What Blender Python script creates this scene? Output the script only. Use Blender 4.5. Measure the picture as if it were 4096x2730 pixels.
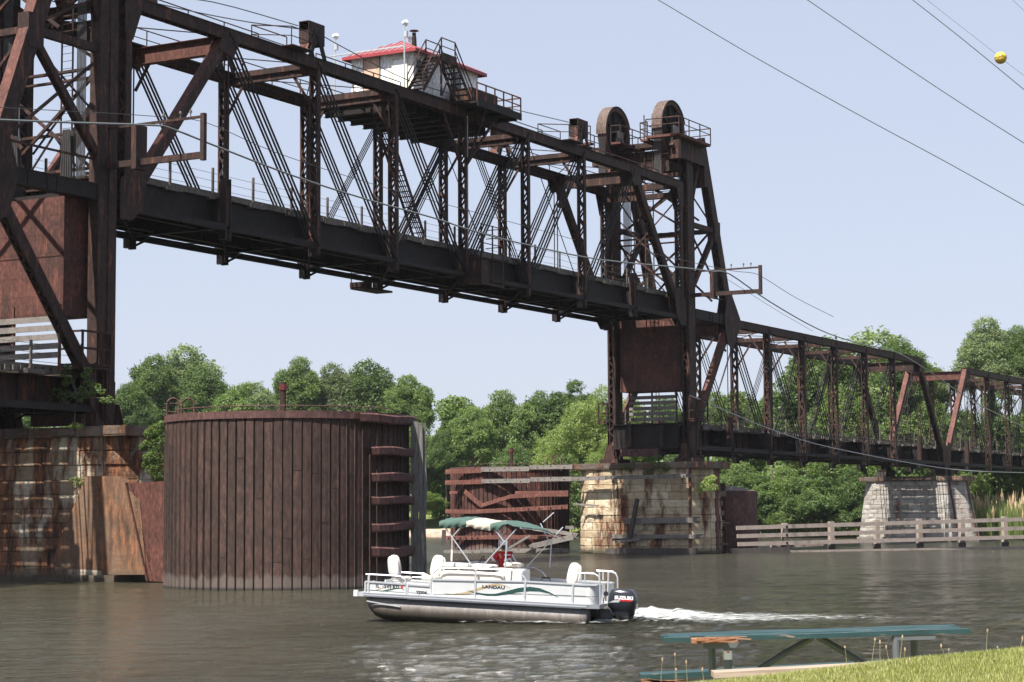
import bpy, bmesh, math, random
from mathutils import Vector, Matrix, noise
R_=math.radians
scene=bpy.context.scene
for o in list(bpy.data.objects): bpy.data.objects.remove(o)
# ------------------------------------------------------------------ camera, sky, sun, exposure
CAMH=2.906; FPX=8079.9; PITCH=0.086207; ROLL=0.005785
cam=bpy.data.objects.new('camera',bpy.data.cameras.new('camera')); scene.collection.objects.link(cam)
cam.data.sensor_width=36; cam.data.sensor_fit='HORIZONTAL'; cam.data.lens=FPX*36/4096
cam.data.clip_start=0.1; cam.data.clip_end=6000
cam.matrix_world=Matrix.Translation((0,0,CAMH))@Matrix.Rotation(math.pi/2+PITCH,4,'X')@Matrix.Rotation(-ROLL,4,'Z')
scene.camera=cam
SUN_AZ=R_(232); SUN_EL=R_(58)          # azimuth counted from +X towards +Y
sd=Vector((math.cos(SUN_AZ)*math.cos(SUN_EL),math.sin(SUN_AZ)*math.cos(SUN_EL),math.sin(SUN_EL)))
w=bpy.data.worlds.new('World'); scene.world=w; w.use_nodes=True
nt=w.node_tree; nt.nodes.clear()
sky=nt.nodes.new('ShaderNodeTexSky'); sky.sky_type='NISHITA'; sky.sun_disc=False
sky.sun_elevation=SUN_EL; sky.sun_rotation=math.pi/2-SUN_AZ; sky.air_density=1.0; sky.dust_density=1.0; sky.ozone_density=2.0
hs=nt.nodes.new('ShaderNodeHueSaturation'); hs.inputs['Saturation'].default_value=1.0
gm=nt.nodes.new('ShaderNodeGamma'); gm.inputs[1].default_value=0.21
tn=nt.nodes.new('ShaderNodeMix'); tn.data_type='RGBA'; tn.blend_type='MULTIPLY'; tn.inputs[0].default_value=1; tn.inputs[7].default_value=(1.50,1.57,1.83,1)
bg=nt.nodes.new('ShaderNodeBackground'); bg.inputs[1].default_value=0.15
ow=nt.nodes.new('ShaderNodeOutputWorld')
nt.links.new(sky.outputs[0],hs.inputs['Color']); nt.links.new(hs.outputs[0],gm.inputs[0]); nt.links.new(gm.outputs[0],tn.inputs[6]); nt.links.new(tn.outputs[2],bg.inputs[0]); nt.links.new(bg.outputs[0],ow.inputs[0])
sl=bpy.data.lights.new('sun','SUN'); sl.energy=5.0; sl.angle=R_(0.55); sl.color=(1.0,0.955,0.88)
so=bpy.data.objects.new('sun',sl); scene.collection.objects.link(so)
so.rotation_euler=sd.to_track_quat('Z','Y').to_euler(); so.location=(0,0,80)
scene.view_settings.view_transform='Standard'; scene.view_settings.look='None'
scene.view_settings.exposure=1.15; scene.view_settings.gamma=1.0
# ------------------------------------------------------------------ measuring: a pixel of the 4096-wide photo meets a real plane
TH=1.058381
A=Vector((math.cos(TH),math.sin(TH),0)); N=Vector((-A.y,A.x,0)); O=Vector((-18.6722,96.2975,0))
CAM=Vector((0,0,CAMH))
PL=7.95      # panel of the fixed trusses
WT=6.30      # between the two trusses
HT=10.12     # truss height
def ray(x,y):
    X=x-2048; Y=y-1365; cr,sr=math.cos(ROLL),math.sin(ROLL)
    u=X*cr-Y*sr; v=X*sr+Y*cr; c,s=math.cos(PITCH),math.sin(PITCH)
    return Vector((u,FPX*c+v*s,FPX*s-v*c))/FPX
def hit(x,y,n,d):
    r=ray(x,y); return CAM+r*((d-CAM.dot(n))/r.dot(n))
def onZ(x,y,z=0): return hit(x,y,Vector((0,0,1)),z)
def onY(x,y,Y): return hit(x,y,Vector((0,1,0)),Y)
def loc(p): q=p-O; return Vector((q.dot(A),q.dot(N),p.z))       # world -> bridge frame
def onS(x,y,s): return loc(hit(x,y,A,O.dot(A)+s))
def onT(x,y,t=0): return loc(hit(x,y,N,O.dot(N)+t))
def wp(s,t,z=0): return O+A*s+N*t+Vector((0,0,z))
# ------------------------------------------------------------------ object helpers
COL=scene.collection
def empty(name,location=(0,0,0),rz=0.0):
    o=bpy.data.objects.new(name,None); o.empty_display_size=0.3; COL.objects.link(o)
    o.location=location; o.rotation_euler=(0,0,rz); return o
def tag(o,label=None,cat=None,group=None,kind=None):
    if label: o['label']=label
    if cat: o['category']=cat
    if group: o['group']=group
    if kind: o['kind']=kind
    return o
def children(o,_all=[None]): return [c for c in bpy.data.objects if c.parent==o]
def copy_tree(o,parent=None):
    c=o.copy(); COL.objects.link(c); c.parent=parent
    for ch in children(o): copy_tree(ch,c)
    return c
class MB:
    def __init__(s): s.v=[]; s.f=[]; s.cov=[]
    def add(s,vs,fs):
        b=len(s.v); s.v+= [tuple(v) for v in vs]; s.f+=[tuple(b+i for i in f) for f in fs]; return s
    def box(s,c,d,rz=0):
        x,y,z=[q/2 for q in d]; cs,sn=math.cos(rz),math.sin(rz); vs=[]
        for k in (-z,z):
            for (i,j) in ((-x,-y),(x,-y),(x,y),(-x,y)):
                vs.append((c[0]+i*cs-j*sn,c[1]+i*sn+j*cs,c[2]+k))
        return s.add(vs,[(3,2,1,0),(4,5,6,7),(0,1,5,4),(1,2,6,5),(2,3,7,6),(3,0,4,7)])
    def bx(s,x0,x1,y0,y1,z0,z1): return s.box(((x0+x1)/2,(y0+y1)/2,(z0+z1)/2),(abs(x1-x0),abs(y1-y0),abs(z1-z0)))
    def beam(s,p0,p1,w,h,side=(0,1,0)):
        p0=Vector(p0); p1=Vector(p1); ax=(p1-p0).normalized(); sd_=Vector(side); sd_=(sd_-ax*sd_.dot(ax))
        if sd_.length<1e-5: sd_=Vector((1,0,0))-ax*ax.x
        sd_.normalize(); up=ax.cross(sd_); a_=sd_*(w/2); b_=up*(h/2)
        vs=[p-a_-b_ for p in (p0,)]+[p0+a_-b_,p0+a_+b_,p0-a_+b_,p1-a_-b_,p1+a_-b_,p1+a_+b_,p1-a_+b_]
        return s.add(vs,[(0,1,2,3),(7,6,5,4),(4,5,1,0),(5,6,2,1),(6,7,3,2),(7,4,0,3)])
    def tube(s,pts,r,n=6,cap=True,r2=None):
        pts=[Vector(p) for p in pts]; m=len(pts); rings=[]
        up0=Vector((0,0,1))
        for i,p in enumerate(pts):
            t=(pts[min(i+1,m-1)]-pts[max(i-1,0)]).normalized()
            u=up0 if abs(t.z)<.95 else Vector((1,0,0))
            a_=t.cross(u).normalized(); b_=a_.cross(t).normalized()
            rr=r if r2 is None else r+(r2-r)*i/(m-1)
            rings.append([p+(a_*math.cos(2*math.pi*k/n)+b_*math.sin(2*math.pi*k/n))*rr for k in range(n)])
        vs=[v for r_ in rings for v in r_]; fs=[]
        for i in range(m-1):
            for k in range(n):
                fs.append((i*n+k,i*n+(k+1)%n,(i+1)*n+(k+1)%n,(i+1)*n+k))
        if cap: fs.append(tuple(range(n))[::-1]); fs.append(tuple((m-1)*n+k for k in range(n)))
        return s.add(vs,fs)
    def prism(s,poly,d):     # poly: 3D points in a plane, d: extrusion vector
        poly=[Vector(p) for p in poly]; d=Vector(d); n=len(poly)
        vs=poly+[p+d for p in poly]; fs=[tuple(range(n))[::-1],tuple(range(n,2*n))]
        fs+=[(i,(i+1)%n,n+(i+1)%n,n+i) for i in range(n)]
        return s.add(vs,fs)
    def plate(s,pts2,y,th,plane='xz'):   # plate in the truss plane
        if plane=='xz': return s.prism([(a,y-th/2,b) for a,b in pts2],(0,th,0))
        if plane=='yz': return s.prism([(y-th/2,a,b) for a,b in pts2],(th,0,0))
        return s.prism([(a,b,y-th/2) for a,b in pts2],(0,0,th))
    def lathe(s,prof,c,axis='z',n=24,a0=0,a1=2*math.pi,close=True):
        full=abs(a1-a0-2*math.pi)<1e-6; m=n if full else n+1; vs=[]
        for k in range(m):
            a_=a0+(a1-a0)*k/n; ca,sa=math.cos(a_),math.sin(a_)
            for r,h in prof:
                if axis=='z': vs.append((c[0]+r*ca,c[1]+r*sa,c[2]+h))
                elif axis=='y': vs.append((c[0]+r*ca,c[1]+h,c[2]+r*sa))
                else: vs.append((c[0]+h,c[1]+r*ca,c[2]+r*sa))
        q=len(prof); fs=[]
        for k in range(n if full else m-1):
            k2=(k+1)%m
            for i in range(q-1): fs.append((k*q+i,k2*q+i,k2*q+i+1,k*q+i+1))
        return s.add(vs,fs)
    def laced(s,p0,p1,w,d,side=(0,1,0),pitch=.60,cover=0,th=.035,bar=.125,fl=.09):
        # two channels (webs at +-w/2 along side) tied by zigzag lacing on both faces
        p0=Vector(p0); p1=Vector(p1); L=(p1-p0).length; ax=(p1-p0).normalized(); S=Vector(side); S=(S-ax*S.dot(ax)).normalized(); V=ax.cross(S)
        for k in (-1,1):
            o_=S*(k*w/2); s.beam(p0+o_,p1+o_,th,d,S)
            for j in (-1,1):
                f_=S*(k*(w/2-fl/2))+V*(j*(d/2)); s.beam(p0+f_,p1+f_,fl,th*.8,S)
        for j in (-1,1):
            if j==cover:
                f_=V*(j*(d/2+.02)); s.cov.append((p0+f_,p1+f_,w+.06,.03,S)); continue
            n=max(2,int(round((L-.8)/pitch))); q=(L-.8)/n; b0=p0+ax*.4+V*(j*(d/2+.02))
            for i in range(n):
                sg=1 if i%2==0 else -1; a_=S*(sg*(w/2-fl*.5))
                s.beam(b0+ax*(q*i)-a_,b0+ax*(q*(i+1))+a_,.02,bar,V)
            for e in (.15,L-.15):
                c_=p0+ax*e+V*(j*(d/2+.022)); s.beam(c_-ax*.25,c_+ax*.25,w,.02,S)
        return s
    def build(s,name,mat,parent=None,smooth=False,link=True):
        me=bpy.data.meshes.new(name); me.from_pydata(s.v,[],s.f); me.validate(); me.update()
        if isinstance(mat,(list,tuple)):
            for m_ in mat: me.materials.append(m_)
        else: me.materials.append(mat)
        if smooth:
            for p in me.polygons: p.use_smooth=True
        o=bpy.data.objects.new(name,me); COL.objects.link(o)
        if parent: o.parent=parent
        for c in s.cov:
            q=MB(); q.beam(*c); k=q.build('cover_plate',MSR,o)  # redder steel here: the sunlit tone of the covers is put into their colour
        return o
# ------------------------------------------------------------------ materials
def M(name): 
    m=bpy.data.materials.new(name); m.use_nodes=True; t=m.node_tree; b=t.nodes['Principled BSDF']; return m,t,b
def nn(t,k,**kw):
    n_=t.nodes.new(k)
    for a_,v in kw.items(): setattr(n_,a_,v)
    return n_
def ramp(t,fac,stops):
    r=t.nodes.new('ShaderNodeValToRGB'); e=r.color_ramp.elements
    while len(e)<len(stops): e.new(.5)
    for i,(p,c) in enumerate(stops):
        e[i].position=p; e[i].color=(c[0],c[1],c[2],1) if isinstance(c,tuple) else (c,c,c,1)
    t.links.new(fac,r.inputs[0]); return r.outputs[0]
def coords(t,scale=(1,1,1),kind='Object'):
    tc=t.nodes.new('ShaderNodeTexCoord'); mp=t.nodes.new('ShaderNodeMapping'); mp.inputs['Scale'].default_value=scale
    t.links.new(tc.outputs[kind],mp.inputs[0]); return mp.outputs[0]
def noise_(t,vec,scale,detail=6,rough=.6,dist=0):
    n_=t.nodes.new('ShaderNodeTexNoise'); n_.inputs['Scale'].default_value=scale; n_.inputs['Detail'].default_value=detail
    n_.inputs['Roughness'].default_value=rough; n_.inputs['Distortion'].default_value=dist
    t.links.new(vec,n_.inputs['Vector']); return n_.outputs['Fac']
def mixc(t,fac,a_,b_,mode='MIX'):
    m=t.nodes.new('ShaderNodeMix'); m.data_type='RGBA'; m.blend_type=mode
    for i,v in ((0,fac),(6,a_),(7,b_)):
        if hasattr(v,'links'): t.links.new(v,m.inputs[i])
        else: m.inputs[i].default_value=v if isinstance(v,(int,float)) else (v[0],v[1],v[2],1)
    return m.outputs[2]
def bump(t,b,h,strength=.3,dist=.02):
    n_=t.nodes.new('ShaderNodeBump'); n_.inputs['Strength'].default_value=strength; n_.inputs['Distance'].default_value=dist
    t.links.new(h,n_.inputs['Height']); t.links.new(n_.outputs[0],b.inputs['Normal'])
def rnd_island(t):
    g=t.nodes.new('ShaderNodeNewGeometry'); return g.outputs['Random Per Island']
def steel(name,c0,c1,c2,patch=.5,rough=.75,streak=0,sc=.6,isl=.0):
    m,t,b=M(name); v=coords(t); n1=noise_(t,v,sc,8,.65); n2=noise_(t,coords(t,(2.5,2.5,.35)),1.2,7,.7)
    col=ramp(t,n1,[(.3,c0),(.62,c1)])
    msk=ramp(t,n2,[(patch,0.0),(patch+.16,1.0)])
    col=mixc(t,msk,col,c2)
    col=mixc(t,1.0,col,ramp(t,noise_(t,coords(t,(5,5,2)),1.6,6,.75),[(.32,.45),(.5,1.0),(.68,1.9)]),'MULTIPLY')
    if isl: col=mixc(t,isl,col,ramp(t,rnd_island(t),[(0,.35),(1,1.6)]),'MULTIPLY')
    if streak:   # pale lime runs and the tide line just above the water
        sk=ramp(t,noise_(t,coords(t,(7,7,.10)),2.0,5,.7),[(.66,0.),(.74,streak)]); col=mixc(t,sk,col,(.30,.23,.19))
        g_=nn(t,'ShaderNodeTexCoord'); sp=nn(t,'ShaderNodeSeparateXYZ'); t.links.new(g_.outputs['Object'],sp.inputs[0])
        wv=nn(t,'ShaderNodeMath',operation='MULTIPLY_ADD'); t.links.new(noise_(t,coords(t,(1.5,1.5,.2)),1.5,4,.6),wv.inputs[0]); wv.inputs[1].default_value=-.9; t.links.new(sp.outputs[2],wv.inputs[2])
        col=mixc(t,ramp(t,wv.outputs[0],[(0.0,.55),(.16,0.)]),col,(.15,.125,.11)); col=mixc(t,ramp(t,sp.outputs[2],[(0.05,.85),(.14,0.)]),col,(.02,.02,.015))
    t.links.new(col,b.inputs['Base Color']); b.inputs['Roughness'].default_value=rough; b.inputs['Specular IOR Level'].default_value=.3
    bump(t,b,noise_(t,v,9,5,.7),.35,.012); return m
def plain(name,c,rough=.6,metal=0,var=.12,sc=3,spec=.4):
    m,t,b=M(name); n_=noise_(t,coords(t),sc,5,.6)
    col=ramp(t,n_,[(.25,tuple(q*(1-var) for q in c)),(.75,tuple(min(1,q*(1+var)) for q in c))])
    t.links.new(col,b.inputs['Base Color']); b.inputs['Roughness'].default_value=rough; b.inputs['Metallic'].default_value=metal
    b.inputs['Specular IOR Level'].default_value=spec; return m
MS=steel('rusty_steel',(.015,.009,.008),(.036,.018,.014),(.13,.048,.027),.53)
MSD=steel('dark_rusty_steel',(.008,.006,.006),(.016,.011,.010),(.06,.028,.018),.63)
MSR=steel('red_rusty_and_sunlit_steel',(.055,.022,.016),(.100,.038,.028),(.165,.07,.046),.56)  # rust red parts, and sunlight painted into plates that face the sun
MSB=steel('brown_painted_steel',(.055,.028,.025),(.088,.042,.037),(.15,.075,.055),.60)
MPILE=steel('sheet_pile_steel',(.030,.018,.015),(.054,.030,.024),(.10,.058,.042),.60,isl=.35,streak=.55)
MPILER=steel('rusted_sheet_pile',(.040,.018,.015),(.075,.031,.024),(.15,.06,.038),.54,isl=.6,streak=.3)
MWALER=steel('rusted_channel',(.075,.030,.024),(.12,.046,.035),(.20,.09,.06),.52)
def wood(name,c0,c1,c2,ax=(.6,8,8)):
    m,t,b=M(name); v=coords(t,ax); n1=noise_(t,v,2.2,8,.7,.6); n2=noise_(t,coords(t),1.3,5,.6)
    col=ramp(t,n1,[(.3,c0),(.5,c1),(.72,c2)]); col=mixc(t,ramp(t,n2,[(.5,0.),(.7,.6)]),col,c0)
    t.links.new(col,b.inputs['Base Color']); b.inputs['Roughness'].default_value=.85; bump(t,b,n1,.5,.015); return m
MWG=wood('grey_weathered_timber',(.06,.052,.045),(.17,.15,.135),(.29,.265,.24))
MWF=wood('bleached_fender_timber',(.16,.125,.10),(.31,.25,.215),(.42,.365,.32))
MWD=wood('dark_wet_timber',(.025,.022,.02),(.06,.05,.045),(.12,.10,.085),(8,8,.6))
MWV=wood('grey_upright_timber',(.05,.047,.044),(.12,.112,.105),(.22,.21,.195),(8,8,.5))
MTIE=wood('old_ties',(.05,.04,.035),(.10,.085,.07),(.19,.17,.15),(3,3,3))
MGRAV=plain('grey_gravel',(.17,.14,.125),.95,0,.35,6)
# ------------------------------------------------------------------ truss spans (frame of the span: x along it, y away from the camera, z up from the lower pins)
def eyebars(mb,p0,p1,offs,w=.035,h=.15):
    for o_ in offs:
        d=Vector((0,o_,0)); mb.beam(Vector(p0)+d,Vector(p1)+d,w,h)
def truss_span(root,p,H,W,lift=False):
    n=8; part=lambda mb,nm,m=MS:mb.build(nm,m,root)
    for y in (0,W):
        sg=-1 if y==0 else 1
        # top chord: box of two webs and a cover plate
        a_,b_=(-.25,n*p+.25) if lift else (p,(n-1)*p)
        m=MB()
        for i in range(n if lift else n-2):
            q=(b_-a_)/(n if lift else n-2); m.bx(a_+q*i,a_+q*(i+1)-.004,y-.26,y-.20,H-.30,H+.27); m.bx(a_+q*i,a_+q*(i+1)-.004,y+.20,y+.26,H-.30,H+.27)
            m.bx(a_+q*i,a_+q*(i+1)-.004,y-.33,y+.33,H+.272,H+.30)
            for e in (y-.29,y+.17): m.bx(a_+q*i,a_+q*(i+1)-.004,e,e+.12,H-.325,H-.302)
            k=14
            for j in range(k): m.beam((a_+q*(i+j/k),y-.2,H-.335),(a_+q*(i+(j+1)/k),y+.2,H-.335),.09,.02) if j%2 else m.beam((a_+q*(i+j/k),y+.2,H-.335),(a_+q*(i+(j+1)/k),y-.2,H-.335),.09,.02)
        if not lift:
            pass
        part(m,'top_chord')
        # rivet lines on the chord
        # bottom chord: eyebars
        m=MB()
        for i in range(n):
            k=4 if 1<i<6 else 2
            for o_ in ([-.2,-.12,.12,.2] if k==4 else [-.17,.17]): m.beam((i*p,y+o_,0),((i+1)*p,y+o_,0),.045,.27)
            if not 1<i<6:
                m.bx(i*p+.3,(i+1)*p-.3,y-.20,y-.148,-.17,.17)
        for i in range(1,n):
            m.lathe([(0,-.34),(.10,-.34),(.10,.34),(0,.34)],(i*p,y,0),'y',10)
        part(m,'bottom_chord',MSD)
        # end posts
        for i0,i1 in ((0,1),(n,n-1)):
            m=MB(); p0=Vector((i0*p,y,.0)); p1=Vector((i1*p,y,H-.05))
            m.laced(p0,p1,.44,.52,(0,1,0),.42,cover=(1 if i0==0 else -1))
            o=part(m,'end_post')
        # posts, hangers
        for i in range(2,n-1):
            m=MB(); m.laced((i*p,y,-.55),(i*p,y,H-.3),.54,.30,(0,1,0),.62)
            part(m,'post')
        for i in (1,n-1):
            m=MB()
            for o_ in (-.13,.13): m.beam((i*p,y+o_,-.3),(i*p,y+o_,H),.05,.07)
            for o_ in (-.2,.2): m.beam((i*p+o_,y,-.55),(i*p+o_,y,2.55),.4,.05)
            m.bx(i*p-.17,i*p+.17,y-.15,y+.15,-.5,2.1)
            part(m,'hanger')
        # diagonals
        D=[((1,1),(2,0),[-.34,-.14,.12,.32]),((2,1),(3,0),[-.33,-.13,.12,.32]),((3,1),(4,0),[-.31,-.12,.12,.31]),
           ((n-1,1),(n-2,0),[-.34,-.14,.12,.32]),((n-2,1),(n-3,0),[-.33,-.13,.12,.32]),((n-3,1),(n-4,0),[-.31,-.12,.12,.31]),
           ((3,0),(4,1),[-.2,-.05,.1,.24]),((5,0),(4,1),[-.2,-.05,.1,.24]),((2,0),(3,1),[-.04,.04]) if not lift else ((5,0),(4,1),[-.03]),((6,0),(5,1),[-.03])]
        for (i,u),(j,v),offs in D:
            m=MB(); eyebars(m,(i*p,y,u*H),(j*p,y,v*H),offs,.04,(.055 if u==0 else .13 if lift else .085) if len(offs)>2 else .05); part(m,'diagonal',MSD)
        # gussets
        for i in range(1,n):
            m=MB()
            if i in (1,n-1):
                s_=1 if i==1 else -1
                for yy in (y-.285,y+.285): m.plate([(i*p-1.1*s_,H-.95),(i*p+.25*s_,H-1.2),(i*p+.75*s_,H-.3),(i*p+.75*s_,H+.22),(i*p-.45*s_,H+.22)],yy,.02)
            m.lathe([(0,-.36),(.13,-.36),(.13,.36),(0,.36)],(i*p,y,H-.02),'y',10); part(m,'gusset' if i in (1,n-1) else 'pin')
        for i0,s_ in ((0,1),(n,-1)):
            m=MB(); m.bx(i0*p-.1,i0*p+.1,y-.27,y+.27,-.1,.1)
            for yy in (y-.27,y+.27): m.plate([(i0*p-.55*s_,-.6),(i0*p+.35*s_,-.6),(i0*p+1.15*s_,.1),(i0*p+1.5*s_,1.9),(i0*p+.6*s_,2.3),(i0*p-.55*s_,1.3)],yy,.02)
            part(m,'gusset')
    # transverse: top struts with knee braces, portals
    for i in range(1,n):
        m=MB(); x=i*p
        if i in (1,n-1):
            s_=1 if i==1 else -1
            d=.55
            m.bx(x-.15,x-.1,.25,W-.25,H-.95,H-.1); m.bx(x-.35,x+.1,.25,W-.25,H-.10,H-.07); m.bx(x-.35,x+.1,.25,W-.25,H-.98,H-.952)
        else:
            m.laced((x,.25,H-.05),(x,W-.25,H-.05),.3,.3,(1,0,0),.45,th=.03,bar=.06)
            if lift: m.bx(x-.02,x+.02,.25,W-.25,H-.55,H-.22); m.bx(x-.14,x+.14,.25,W-.25,H-.58,H-.552)
        part(m,'portal_strut' if i in (1,n-1) else 'top_strut',MSR if i in (1,) else MS)
        for y0,s_ in ((.25,1),(W-.25,-1)):
            m=MB(); m.beam((x,y0,H-2.3),(x,y0+s_*1.35,H-.3),.10,.14,(1,0,0)); part(m,'knee_brace',MS)
    # laterals
    m=MB()
    for i in range(0 if lift else 1,n if lift else n-1):
        m.beam((i*p,0,H+.05),((i+1)*p,W,H+.05),.05,.05); m.beam((i*p,W,H-.02),((i+1)*p,0,H-.02),.05,.05)
    part(m,'top_lateral')
    m=MB()
    for i in range(n):
        m.beam((i*p,.2,-.15),((i+1)*p,W-.2,-.15),.06,.04); m.beam((i*p,W-.2,-.22),((i+1)*p,.2,-.22),.06,.04)
        # brackets seen under the far chord
    part(m,'bottom_lateral',MSD)
    # floor beams, stringers, ties, walkway
    for i in range(0,n+1):
        m=MB(); x=i*p
        m.bx(x-.02,x+.02,.3,W-.3,.0,1.55); 
        for z in (0,1.55): m.bx(x-.2,x+.2,.27,W-.27,z-.025,z+.025)
        for k in range(5): yy=.9+k*(W-1.8)/4; m.bx(x-.1,x+.1,yy-.012,yy+.012,.03,1.52)
        for yy in (.0,W):
            m.bx(x-.30,x-.05,yy-.22,yy+.22,-.62,-.1); m.bx(x+.08,x+.27,yy-.2,yy+.2,-.66,-.1)
            m.beam((x+.25,yy,-.5),(x+1.15,yy+(.5 if yy==0 else -.5),.05),.12,.10)
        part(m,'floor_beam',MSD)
    for y in (1.75,W-1.75):
        m=MB()
        for i in range(n):
            x0,x1=i*p+.21,(i+1)*p-.21
            m.bx(x0,x1,y-.015,y+.015,.10,1.52)
            for z in (.10,1.52): m.bx(x0,x1,y-.17,y+.17,z-.02,z+.02)
            for k in range(1,6): xx=x0+(x1-x0)*k/6; m.bx(xx-.03,xx+.03,y-.13,y+.13,.12,1.5)
        part(m,'stringer',MSD if lift else MS)
    if lift:      # outer walkway girders make the floor of the raised span read as one deep dark band
        for y in (.85,W-.85):
            m=MB(); m.bx(.2,n*p-.2,y-.012,y+.012,.12,1.60); m.bx(.2,n*p-.2,y-.12,y+.12,1.60,1.63); m.bx(.2,n*p-.2,y-.12,y+.12,.09,.118)
            part(m,'fascia_girder',MSD)
    m=MB(); rnd=random.Random(4)
    k=int(n*p/.52)
    for j in range(k):
        e=rnd.uniform(0,.12); m.box((j*.52+.3,W/2,1.70+rnd.uniform(0,.02)),(.34 if not lift else .50,(4.7 if not lift else 5.0)+e,.24))
    for y in (W/2-2.2,W/2+2.2): m.bx(0,n*p,y-.1,y+.1,1.83,1.97)
    part(m,'tie_deck',MTIE)
    m=MB()
    for y in (W/2-.76,W/2+.76): m.bx(0,n*p,y-.035,y+.035,1.83,1.98)
    part(m,'rail',MSR)
    # wire hand rail with thin posts on both edges
    for y in (.62,W-.62):
        m=MB(); k=int(n*p/3.4)
        for j in range(k+1):
            x=.8+j*(n*p-1.6)/k; m.bx(x-.055,x+.055,y-.05,y+.05,1.5,3.05+.1*math.sin(j*7)); m.bx(x-.3,x+.9,y-.1,y+.45,1.50,1.72)
        for z in (2.1,2.5,2.9): m.tube([(x_*n*p/24,y,z-.05*abs(math.sin(x_*1.3))) for x_ in range(25)],.011,4)
        m2=m; part(m2,'walkway_rail',MTIE)
def span_root(s0,z,label):
    r=empty('truss_span',wp(s0,0,z),TH); tag(r,label,'bridge span'); return r
fixA=span_root(65.3,8.0,'rusty brown truss span on the stone pier, just beyond the far lift tower'); fixA['group']='fixed truss spans of the bridge'
truss_span(fixA,PL,HT,WT)
fixB=copy_tree(fixA); fixB.location=wp(129.0,0,8.0); fixB['label']='rusty truss span at the right edge, farthest down the bridge'
fixC=copy_tree(fixA); fixC.location=wp(-1.3-8*PL,0,8.0); fixC['label']='end of a truss span at the far left, on the stained left pier'
lift=empty('lift_span',wp(0,0,17.77),TH); tag(lift,'long raised rusty steel truss span hung high over the river between the two lift towers','bridge span')
truss_span(lift,8.0,HT,WT,True)
# ends of the lift span: upright frames, end transverse girders
for x,sg in ((0,-1),(64,1)):
    for y in (0,WT):
        m=MB(); m.laced((x,y,-.4),(x,y,HT-.3),.5,.42,(0,1,0),.5); m.build('end_upright',MS,lift)
        m=MB()
        for yy in (y-.29,y+.29): m.plate([(x-1.1*-sg*-1 if False else x-sg*1.5,HT+.2),(x+sg*.35,HT+.2),(x+sg*.35,HT-1.6),(x-sg*.25,HT-1.9),(x-sg*.9,HT-.3),(x-sg*1.5,HT-.3)],yy,.02)
        m.build('gusset',MS,lift)
        # rope anchorage leaning over the chord
        m=MB(); m.beam((x-sg*1.9,y+(.9 if y==0 else -.9),HT+.35),(x-sg*1.05,y+(.9 if y==0 else -.9),HT+1.9),.75,.25); m.bx(x-sg*2.3,x-sg*1.2,y-.1,y+1.3 if y==0 else y-1.3,HT+.3,HT+.55)
        m.build('rope_anchorage',MSR,lift)
    m=MB(); m.laced((x,.3,HT-.0),(x,WT-.3,HT-.0),.4,.45,(1,0,0),.5); m.bx(x-sg*.3-.02,x-sg*.3+.02,.3,WT-.3,HT-.95,HT-.55); m.bx(x-sg*.3-.2,x-sg*.3+.2,.3,WT-.3,HT-.99,HT-.95)
    m.build('end_strut',MS,lift)
    m=MB(); m.beam((x,.3,HT-1.2),(x,1.7,HT-.3),.12,.16,(1,0,0)); m.beam((x,WT-.3,HT-1.2),(x,WT-1.7,HT-.3),.12,.16,(1,0,0))
    for q in (0,1): m.beam((x-sg*.2,.3+q*(WT-.6),3.2),(x-sg*.2,WT-.3-q*(WT-.6),HT-1.4),.07,.09,(1,0,0))
    m.build('sway_brace',MS,lift)
# catwalk hand rail along the near top chord, with its bays out to the pulley housings
def rail_line(mb,pts,posts=(),r=.035,mid=True,h=1.0):
    mb.tube(pts,r,5)
    if mid: mb.tube([Vector(q)-Vector((0,0,.5)) for q in pts],r*.8,5)
    for q in posts: mb.tube([Vector(q)-Vector((0,0,h)),Vector(q)],r,5)
m=MB()
for x0,x1 in ((-.2,11.8),(17.2,26),(38.5,43.8),(48.9,62.4)):
    k=max(1,int((x1-x0)/2.7)); ps=[(x0+(x1-x0)*j/k,.78,HT+.95) for j in range(k+1)]
    rail_line(m,ps,ps,.035,True,.9)
m.build('catwalk_railing',MS,lift)
m=MB(); m.bx(-.2,62.5,.36,.95,HT+.02,HT+.06); m.bx(-.2,62.5,WT-.95,WT-.36,HT+.02,HT+.06); m.build('catwalk',MSD,lift)
m=MB()
for x0,x1 in ((-.2,28),(36,62.4)):
    k=int((x1-x0)/2.7); ps=[(x0+(x1-x0)*j/k,WT-.78,HT+.95) for j in range(k+1)]; rail_line(m,ps,ps,.035,True,.9)
m.build('catwalk_railing',MS,lift)
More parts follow.
